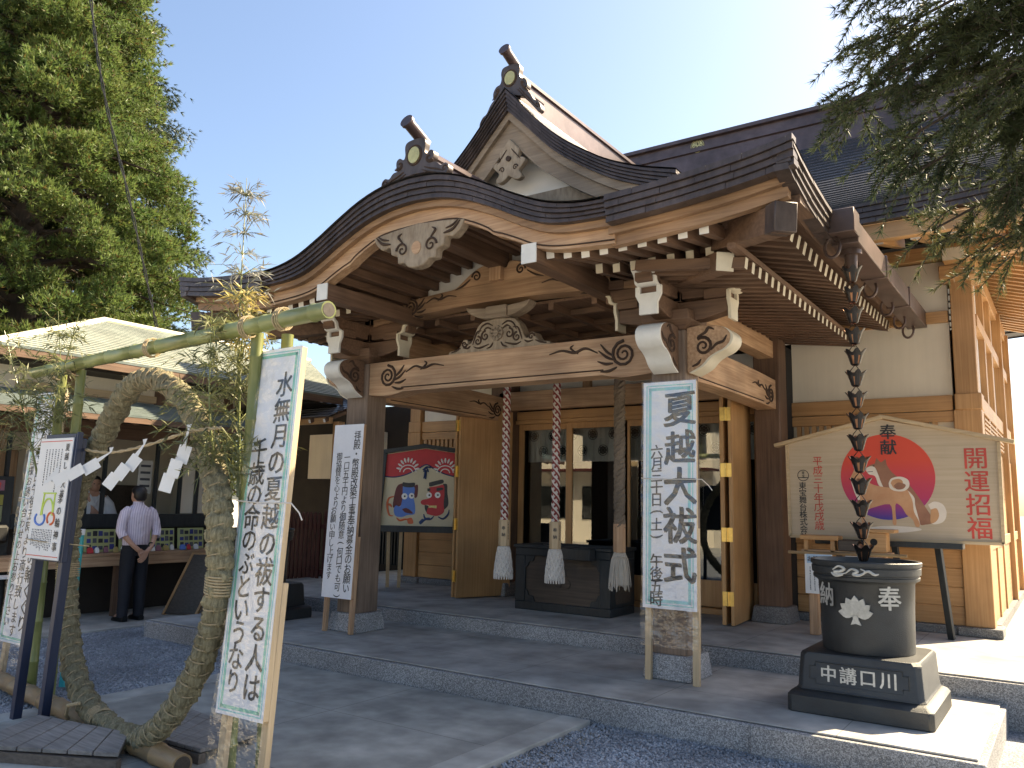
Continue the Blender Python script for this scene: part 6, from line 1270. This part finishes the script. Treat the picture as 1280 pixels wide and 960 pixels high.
def stripes(n, L, bs):
    tc = n.new('ShaderNodeTexCoord'); wv = n.new('ShaderNodeTexWave'); wv.inputs['Scale'].default_value = 11; wv.bands_direction = 'DIAGONAL'; mp = n.new('ShaderNodeMapping'); mp.inputs['Scale'].default_value = (1.6, 1.6, .0); L.new(tc.outputs['Object'], mp.inputs[0]); L.new(mp.outputs[0], wv.inputs['Vector'])
    rp = n.new('ShaderNodeValToRGB'); rp.color_ramp.elements[0].color = (.50, .40, .52, 1); rp.color_ramp.elements[1].color = (.74, .66, .74, 1); rp.color_ramp.elements[1].position = .45; L.new(wv.outputs[0], rp.inputs[0]); L.new(rp.outputs[0], bs.inputs['Base Color']); bs.inputs['Roughness'].default_value = .85
    nz = n.new('ShaderNodeTexNoise'); nz.inputs['Scale'].default_value = 12; L.new(tc.outputs['Object'], nz.inputs['Vector']); bp = n.new('ShaderNodeBump'); bp.inputs['Strength'].default_value = .7; bp.inputs['Distance'].default_value = .03; L.new(nz.outputs[0], bp.inputs['Height']); L.new(bp.outputs[0], bs.inputs['Normal'])
MT['stripes'] = tex_mat('striped_cotton', stripes)
sh.build('shirt', 'stripes', t, smooth_deg=70)
tr = MB(); tr.loft(ell_rings(T, [(.82, 0, 0, .17, .125), (.90, 0, 0, .172, .125), (1.0, 0, 0, .162, .118)], 24), True, True)
for s in (-1, 1): tr.loft(ell_rings(T, [(.05, s*.11, -.01, .062, .075), (.25, s*.107, -.01, .066, .08), (.5, s*.10, .0, .078, .09), (.75, s*.09, 0, .09, .11), (.90, s*.085, 0, .088, .12)], 16))
tr.build('trousers', 'trouser', t, smooth_deg=70)
for s in (-1, 1):
    so_ = MB(); so_.loft([[T(s*.112+a*w_, y+.0, z) for a, z in ((-1, .002), (1, .002), (1, h*.6), (.5, h), (-.5, h), (-1, h*.6))] for y, w_, h in ((-.09, .035, .07), (-.05, .045, .085), (.06, .05, .07), (.15, .045, .05), (.19, .025, .035))]); so_.build('shoe', 'shoe', t, smooth_deg=60)
hn = MB()
for s, w_ in ((1, Vector((.03, -.205, .865))), (-1, Vector((-.04, -.185, .885)))):
    d_ = Vector((-s*.55, -.08, -.83)).normalized(); q = Vector((0, -1, 0)); l_ = d_.cross(q).normalized()
    hn.loft([[T(*(w_+d_*k+l_*a*wd+q*b*.013)) for a, b in ((-1, -1), (1, -1), (1, 1), (-1, 1))] for k, wd in ((-.02, .025), (.03, .038), (.075, .04))])
    for i, L_f in enumerate((.062, .072, .068, .055)): b0 = w_+d_*.072+l_*(-.03+.02*i); hn.tube([T(*b0), T(*(b0+d_*L_f*.5)), T(*(b0+d_*L_f*.8-q*.02)), T(*(b0+d_*L_f-q*.035))], [.0095, .009, .0085, .006], 7)
    b0 = w_+d_*.02+l_*.034*s; hn.tube([T(*b0), T(*(b0+d_*.03+l_*.025*s)), T(*(b0+d_*.06+l_*.028*s))], [.011, .010, .007], 7)
hn.build('hands', 'skin', t, smooth_deg=70)
mb = MB(); mb.tube([T(.115+.034*math.cos(a), -.17+.01*math.sin(a), .955+.034*math.sin(a)) for a in np.linspace(0, 6.28, 14)], .008, 6, False); mb.build('wristwatch', 'shoe', t)
# attendant behind the window
t = thing('person', (-11.75, 6.05, .5), 'attendant in a white kimono sitting behind the office window', 'person')
T = pose((-11.6, 6.3, .20), R(-105))
Vb = [(0, 0, .95), (0, 0, 1.15), (0, 0, 1.36), (0, .01, 1.45), (0, .03, 1.52), (0, .035, 1.60), (.17, 0, 1.33), (.22, .02, 1.10), (.12, .20, 1.02), (-.17, 0, 1.33), (-.22, .02, 1.10), (-.12, .20, 1.02), (.1, .3, .95), (-.1, .3, .95), (.1, .3, .55), (-.1, .3, .55)]
skin_mesh('body', [T(*v) for v in Vb], [(0, 1), (1, 2), (2, 3), (3, 4), (4, 5), (2, 6), (6, 7), (7, 8), (2, 9), (9, 10), (10, 11), (0, 12), (0, 13), (12, 14), (13, 15)], [(.14, .1), (.14, .1), (.13, .09), .05, (.07, .085), (.065, .08), .06, .045, .035, .06, .045, .035, .08, .08, .05, .05], 'skin', t)
hd = MB(); hd.loft(ell_rings(T, [(1.44, 0, .035, .03, .03), (1.455, 0, .05, .055, .065), (1.49, 0, .04, .068, .088), (1.54, 0, .03, .074, .096), (1.59, 0, .025, .073, .096), (1.63, 0, .02, .055, .075), (1.65, 0, .02, .02, .03)]))
hd.loft(ell_rings(T, [(1.50, 0, .137, .016, .012), (1.53, 0, .132, .011, .012), (1.56, 0, .122, .008, .006)], 8)); hd.build('head', 'skin', t, smooth_deg=80)
mb = MB(); mb.loft(ell_rings(T, [(1.52, 0, -.03, .07, .07), (1.56, 0, -.005, .083, .095), (1.61, 0, .005, .082, .105), (1.645, 0, .01, .06, .08), (1.662, 0, .01, .03, .04)])); mb.build('hair', 'hair', t, smooth_deg=80)
mb = MB()
for s in (-1, 1): mb.disc(Frame(T(s*.03, .118, 1.545), T(1, 0, 0)-T(0, 0, 0), (0, 0, 1), T(0, 1, 0)-T(0, 0, 0)), 0, 0, .012, .006, 0, .006, 10)
mb.build('eye', 'hair', t)
mb = MB(); mb.loft(ell_rings(T, [(.80, 0, .05, .20, .16), (.95, 0, .02, .19, .14), (1.15, 0, 0, .20, .135), (1.28, 0, 0, .205, .12), (1.36, 0, 0, .16, .095), (1.40, 0, -.005, .09, .075), (1.435, 0, -.01, .068, .062)], 24), True, False)
for s in (-1, 1):
    mb.tube([T(s*.13, 0, 1.34), T(s*.2, .01, 1.25), T(s*.23, .05, 1.10), T(s*.16, .19, 1.0)], [.075, .085, .10, .11], 14)
    mb.tube([T(s*.065, .02, 1.43), T(s*.045, .10, 1.34), T(-s*.01, .135, 1.22)], .018, 6)
mb.build('kimono', 'kimono', t, smooth_deg=70)
# ================================================================ houses across the precinct (behind the camera, seen in the glass)
def house(x, y, w_, d_, h, roof, label, mwall):
    t = thing('town_house', (x, y, 0), label, 'house'); mb = MB(); mb.box(x-w_/2, x+w_/2, y-d_/2, y+d_/2, -.05, h); mb.build('wall', mwall, t)
    mb = MB(); e = .6; mb.loft([[(x-w_/2-e, y-d_/2-e, h), (x-w_/2-e, y+d_/2+e, h), (x-w_/2-e, y, h+roof)], [(x+w_/2+e, y-d_/2-e, h), (x+w_/2+e, y+d_/2+e, h), (x+w_/2+e, y, h+roof)]]); mb.build('roof', 'teal_roof', t, smooth_deg=0)
    for z in (1.0, 3.6):
        for k in range(int(w_/2.2)):
            a = x-w_/2+.7+k*2.2
            if z+1.3 > h: continue
            mb = MB(); mb.box(a-.06, a+1.26, y+d_/2, y+d_/2+.06, z-.06, z+1.36); wf = mb.build('window', 'char', t); mb = MB(); mb.box(a, a+.57, y+d_/2+.06, y+d_/2+.07, z, z+1.3); mb.box(a+.63, a+1.2, y+d_/2+.06, y+d_/2+.07, z, z+1.3); mb.build('pane', 'glass', wf)
    mb = MB(); mb.box(x-w_/2-.3, x+w_/2+.3, y+d_/2+.07, y+d_/2+1.2, 3.0, 3.1); mb.build('porch_roof', 'redlac', t)
house(-17.5, -16, 11, 7, 5.6, 2.2, 'cream two-storey house across the precinct, mirrored in the glass doors', 'plaster'); house(-31, -17, 11, 7, 5.4, 2.0, 'white two-storey house across the precinct, far behind the viewer', 'plasterw')
# ================================================================ vegetation
def needles(P, D, L, W, k, spread, curl=0):
    """for each base point P with axis D grow k needle triangles of length L around it; returns V,F"""
    n = len(P); P = np.repeat(P, k, 0); D = np.repeat(D, k, 0); t = rng.uniform(0, 1, (n*k, 1))
    r = rng.normal(size=(n*k, 3)); d = D+r*spread; d /= np.linalg.norm(d, axis=1)[:, None]
    Ls = (L*rng.uniform(.6, 1.2, (n*k, 1))); s = np.cross(d, rng.normal(size=(n*k, 3))); s /= np.linalg.norm(s, axis=1)[:, None]
    base = P+D*t*0
    V = np.stack([base-s*W, base+s*W, base+d*Ls+np.array([0, 0, curl])*Ls], 1); return V.reshape(-1, 3), np.arange(n*k*3).reshape(-1, 3)
def conifer(name, x, y, h, r, z0, label, cat, nclump, mats, seed, droop, size, shape=1.0, cl=70, lay=0, only=None, group=None):
    """trunk, limbs and a crown of needle tufts gathered in clumps along the limbs"""
    rs = np.random.default_rng(seed); t = thing(name, (x, y, 0), label, cat, group)
    mb = MB(); mb.tube([(x, y, -.05), (x+.05, y, h*.3), (x, y+.05, h*.7), (x, y, h)], [h*.022, h*.018, h*.009, .02], 12); mb.build('trunk', 'bark', t)
    mb = MB(); PP, DD = [], []
    for i in range(nclump):
        u = rs.uniform(0, 1)**.9; z = z0+(h-z0)*u; az = rs.uniform(0, 6.283); 
        if lay: z = z0+(h-z0)*(round(u*lay)+rs.normal()*.18)/lay
        R_ = r*(1-u)**shape+.25; q = R_*(rs.uniform(.55, 1.06)); e = np.array([x+q*math.cos(az), y+q*math.sin(az), z-droop*q+rs.normal()*.15])
        b = np.array([x, y, z+.1*q])
        if rs.uniform() < .35: mb.tube([tuple(b), tuple((b+e)/2+[0, 0, .08*q]), tuple(e)], [.012*q+.02, .01*q+.012, .008], 5)
        k = int(cl*(.5+q/r)); ax = (e-b)/np.linalg.norm(e-b)
        # a tuft: flattened cloud elongated along the limb, leaves pointing outwards and up
        o = rs.normal(size=(k, 3)); o /= (np.linalg.norm(o, axis=1)[:, None]+.3); sz = size*rs.uniform(.6, 1.35)
        pts = e-ax*rs.uniform(0, 1.6, (k, 1))*sz*.8+o*sz*np.array([1, 1, .62])*rs.uniform(.3, 1, (k, 1))
        d = o*.9+ax*.7+np.array([0, 0, .25-droop*.9]); d /= np.linalg.norm(d, axis=1)[:, None]; PP.append(pts); DD.append(d)
    mb.build('limb', 'bark', t)
    PP = np.concatenate(PP); DD = np.concatenate(DD); return t, PP, DD
t, PP, DD = conifer('cedar_tree', -20.3, 8.75, 22, 5.0, 2.0, 'big sunlit cedar with yellow-green tufts behind the office roof', 'tree', 2300, None, 3, .04, .48, 1.0, 62)
V, F = needles(PP, DD, .135, .0165, 8, .55, .2); m = (rng.uniform(0, 1, len(F)) < .10)*1; fast_mesh('crown', V, F, ['leaf_sugi', 'leaf_brown'], t, m)
t, PP, DD = conifer('deodar_tree', -25.4, 11.6, 25, 6.0, 3.0, 'dark conifer with level drooping branches showing right of the big cedar', 'tree', 1500, None, 5, .16, .60, .9, 60, 16)
V, F = needles(PP, DD, .17, .014, 7, .5, -.25); fast_mesh('crown', V, F, ['leaf_dark'], t)
t, PP, DD = conifer('deodar_tree', -30, 6.5, 24, 8.5, 3.0, 'dark conifer behind the big cedar at the left edge', 'tree', 700, None, 6, .12, .75, .8, 55)
V, F = needles(PP, DD, .26, .026, 5, .5, -.2); fast_mesh('crown', V, F, ['leaf_dark'], t)
def bush(x, y, h, r, label, n=90, seed=1, z0=.4):
    rs = np.random.default_rng(seed); t = thing('leafy_tree', (x, y, 0), label, 'tree'); mb = MB(); P_, D_ = [], []
    mb.tube([(x, y, -.05), (x, y, h*.8)], [.10, .03], 8)
    for i in range(n):
        az = rs.uniform(0, 6.28); u = rs.uniform(0, 1); q = r*math.sqrt(rs.uniform(.1, 1))*math.sin(math.pi*min(.92, .25+u*.7)); e = np.array([x+q*math.cos(az), y+q*math.sin(az), h*(z0+(1-z0)*u)])
        if i < 14: mb.tube([(x, y, h*.3), tuple(e)], [.03, .01], 5)
        o = rs.normal(size=(60, 3)); P_.append(e+o*.20); o /= np.linalg.norm(o, axis=1)[:, None]; D_.append(o+np.array([0, 0, .3]))
    mb.build('trunk', 'bark', t); V, F = needles(np.concatenate(P_), np.concatenate(D_), .17, .035, 2, .5); fast_mesh('crown', V, F, ['leaf_bush'], t)
bush(-18.6, 6.6, 5.4, 1.9, 'bright green leafy tree behind the left end of the office roof', 110, 2); bush(-17.0, 9.6, 5.2, 2.1, 'yellow-green leafy tree behind the middle of the office roof', 130, 3); bush(-16.2, 12.6, 4.9, 1.9, 'leafy tree behind the right end of the office ridge', 110, 4)
# --- cedar overhead on the right: trunk out of frame, boughs hanging into the picture
TX, TY = 2.3, 5.4
t = thing('overhanging_cedar', (TX, TY, 0), 'dark cedar at the right edge, its boughs hanging in front of the roof', 'tree')
mb = MB(); mb.tube([(TX, TY, -.05), (TX-.05, TY, 2.5), (TX-.1, TY+.05, 5), (TX, TY, 11)], [.30, .24, .20, .05], 16); mb.build('trunk', 'bark', t)
P_, D_, M_ = [], [], []; mb = MB(); rs = np.random.default_rng(21)
def bough(a, e, n, tips=0, w_=.35):
    a = np.array(a, float); e = np.array(e, float); mid = (a+e)/2+np.array([0, 0, .22]); mb.tube([tuple(p) for p in smooth([tuple(a), tuple(mid), tuple(e)], 6)], list(np.linspace(.03, .006, 13)), 6)
    for i in range(n):
        s_ = rs.uniform(.12, 1.0); p = (1-s_)**2*a+2*s_*(1-s_)*mid+s_**2*e; ax = (e-a)/np.linalg.norm(e-a)
        q = rs.normal(size=3)*np.array([1, 1, .75]); d = ax*.75+q*.62+np.array([0, 0, -.38]); d /= np.linalg.norm(d); L = rs.uniform(.16, .36)*(1-.25*s_)
        k = 8; p0 = p+rs.normal(size=3)*w_*.22*(1.1-s_*.6); br_ = [p0+d*L*j/k+np.array([0, 0, -.16])*L*(j/k)**2 for j in range(k+1)]
        mb.tube([tuple(b) for b in br_[::4]], [.004, .003, .0012], 4)
        for j in range(1, k+1):
            for g in range(2):
                sd_ = rs.normal(size=3); sd_ -= d*sd_.dot(d); sd_ /= np.linalg.norm(sd_); P_.append(br_[j]); dd = d*.8+sd_*.55; D_.append(dd/np.linalg.norm(dd)); M_.append(1 if (tips and rs.uniform() < .5) else 0)
for a, e, n, tp in (((TX, TY, 5.3), (-0.8, 4.75, 4.62), 120, 0), ((TX, TY, 5.0), (-0.86, 4.9, 4.35), 120, 0), ((TX, TY, 4.9), (-1.10, 4.9, 3.98), 130, 0), ((TX, TY, 4.7), (-0.76, 5.0, 3.72), 130, 0), ((TX, TY, 4.9), (-.75, 5.3, 4.45), 130, 0), ((TX, TY, 4.5), (-.7, 5.2, 3.6), 120, 0), ((TX, TY, 4.6), (-.5, 5.0, 4.1), 130, 0), ((TX, TY, 5.3), (-.6, 5.1, 4.9), 130, 0), ((TX, TY, 5.6), (-.85, 5.0, 4.95), 120, 0), ((TX, TY, 4.1), (-.62, 5.45, 3.32), 80, 1), ((TX, TY, 3.9), (-.42, 5.5, 3.12), 80, 1), ((TX, TY, 4.2), (-.25, 5.3, 3.45), 110, 0), ((TX, TY, 4.6), (-.3, 5.0, 4.35), 130, 0), ((TX, TY, 4.3), (-.15, 5.3, 3.85), 110, 0)):
    bough(a, e, int(n*1.9), tp, .55)
mb.build('bough', 'bark', t)
V, F = needles(np.array(P_), np.array(D_), .066, .0032, 6, .38); fast_mesh('foliage', V, F, ['leaf_near', 'leaf_near2'], t, np.repeat(np.array(M_), 6))
# upper crown of the same tree, above the frame: it dapples the light on the step
rs = np.random.default_rng(8); PP, DD = [], []
for i in range(150):
    az = rs.uniform(0, 6.28); u = rs.uniform(0, 1); q = (2.3*(1-u)+.4)*rs.uniform(.3, 1); e = np.array([TX+.5+q*math.cos(az), TY+q*math.sin(az), 5.6+5.5*u-.15*q]); o = rs.normal(size=(70, 3)); PP.append(e+o*.28); DD.append(o/np.linalg.norm(o, axis=1)[:, None]+np.array([0, 0, -.2]))
V, F = needles(np.concatenate(PP), np.concatenate(DD), .16, .012, 3, .5); fast_mesh('crown', V, F, ['leaf_near'], t)
# --- leafy bamboo tied to the frame posts
def bamboo_spray(base, top, n, label, spread, mats, size=.11, droop=.3, seed=1, lo=.25):
    rs = np.random.default_rng(seed); base = np.array(base, float); top = np.array(top, float); t = thing('bamboo_branch', tuple(base), label, 'bamboo', 'leafy bamboo tied to the ring frame'); mb = MB(); V, F, MI = [], [], []
    mid = (base+top)/2+rs.normal(size=3)*.04; Q = smooth([tuple(base), tuple(mid), tuple(top)], 8); mb.tube(Q, list(np.linspace(.011, .002, len(Q))), 6)
    def leaf(p, d, L, mi):
        d = d/np.linalg.norm(d); s_ = np.cross(d, rs.normal(size=3)); s_ /= np.linalg.norm(s_); b = len(V); w_ = L*.055; V.extend([p, p+d*L*.35+s_*w_, p+d*L*.9+np.array([0, 0, -.12*L]), p+d*L*.35-s_*w_]); F.append((b, b+1, b+2, b+3)); MI.append(mi)
    for i in range(n):
        s_ = lo+(1-lo)*rs.uniform(0, 1); p = np.array(Q[min(len(Q)-1, int(s_*(len(Q)-1)))]); az = rs.uniform(0, 6.28); L = spread*(1.05-s_*.75)*rs.uniform(.4, 1.1); d = np.array([math.cos(az), math.sin(az), rs.uniform(.1, .9)]); e = p+d*L
        m_ = (p+e)/2+np.array([0, 0, .05*L]); e2 = e+np.array([0, 0, -droop*L]); mb.tube([tuple(p), tuple(m_), tuple(e2)], [.0032, .002, .001], 4)
        for j in range(int(5+L*16)):
            q = rs.uniform(.15, 1); pt = p*(1-q)**2+2*q*(1-q)*m_+q*q*e2; dd = d*.6+rs.normal(size=3)*.5+np.array([0, 0, -.35]); mi = 0 if pt[2] < base[2]+(top[2]-base[2])*.62 else 1
            leaf(pt, dd, size*rs.uniform(.5, 1.15), mi if len(mats) > 1 else 0)
    mb.build('stem', 'bamboo', t); fast_mesh('leaves', np.array(V), np.array(F), mats, t, MI, 4)
bamboo_spray((-4.06, 3.12, 1.2), (-4.86, 3.56, 3.92), 170, 'tall bamboo branch with pale bare tip rising over the right posts', .42, ['leaf_bam', 'leaf_pale'], .10, .25, 3, .2)
bamboo_spray((-4.10, 3.10, 1.6), (-4.42, 3.3, 3.0), 60, 'bamboo branch with yellowish leaves coloured as if sunlit at the right posts', .40, ['leaf_bam', 'leaf_sunlit'], .12, .15, 4, .45)
bamboo_spray((-4.10, 3.08, 1.3), (-4.35, 3.0, 2.75), 90, 'dense bamboo branch hanging down beside the right posts', .55, ['leaf_bam'], .11, .7, 5, .3)
bamboo_spray((-6.95, 3.35, 1.6), (-7.1, 3.4, 3.15), 60, 'thin bamboo branch rising above the left posts', .40, ['leaf_bam'], .10, .2, 6, .3)
bamboo_spray((-6.8, 3.3, 1.5), (-7.35, 3.1, 2.95), 80, 'bamboo branch spreading left of the left posts', .60, ['leaf_bam'], .11, .5, 7, .3)
bamboo_spray((-6.65, 3.3, 1.6), (-6.35, 3.2, 3.0), 60, 'bamboo branch spreading right of the left posts towards the ring', .50, ['leaf_bam'], .10, .4, 8, .35)
# --- overhead cable
mb = MB()
cb = smooth([(-15.4, 6.6, 15.5), (-15.2, 7.3, 11.1), (-15.2, 7.75, 9.3), (-14.95, 8.25, 7.45), (-14.75, 8.7, 5.7), (-14.6, 9.1, 4.2), (-14.5, 9.4, 3.3)], 12)
for ph in (0, 3.14): mb.tube([(p[0]+.02*math.cos(i*.9+ph), p[1]+.02*math.sin(i*.9+ph), p[2]) for i, p in enumerate(cb)], .014, 5)
tag(mb.build('overhead_cable', 'rubber', None), 'twisted black cable running down before the big cedar', 'cable')
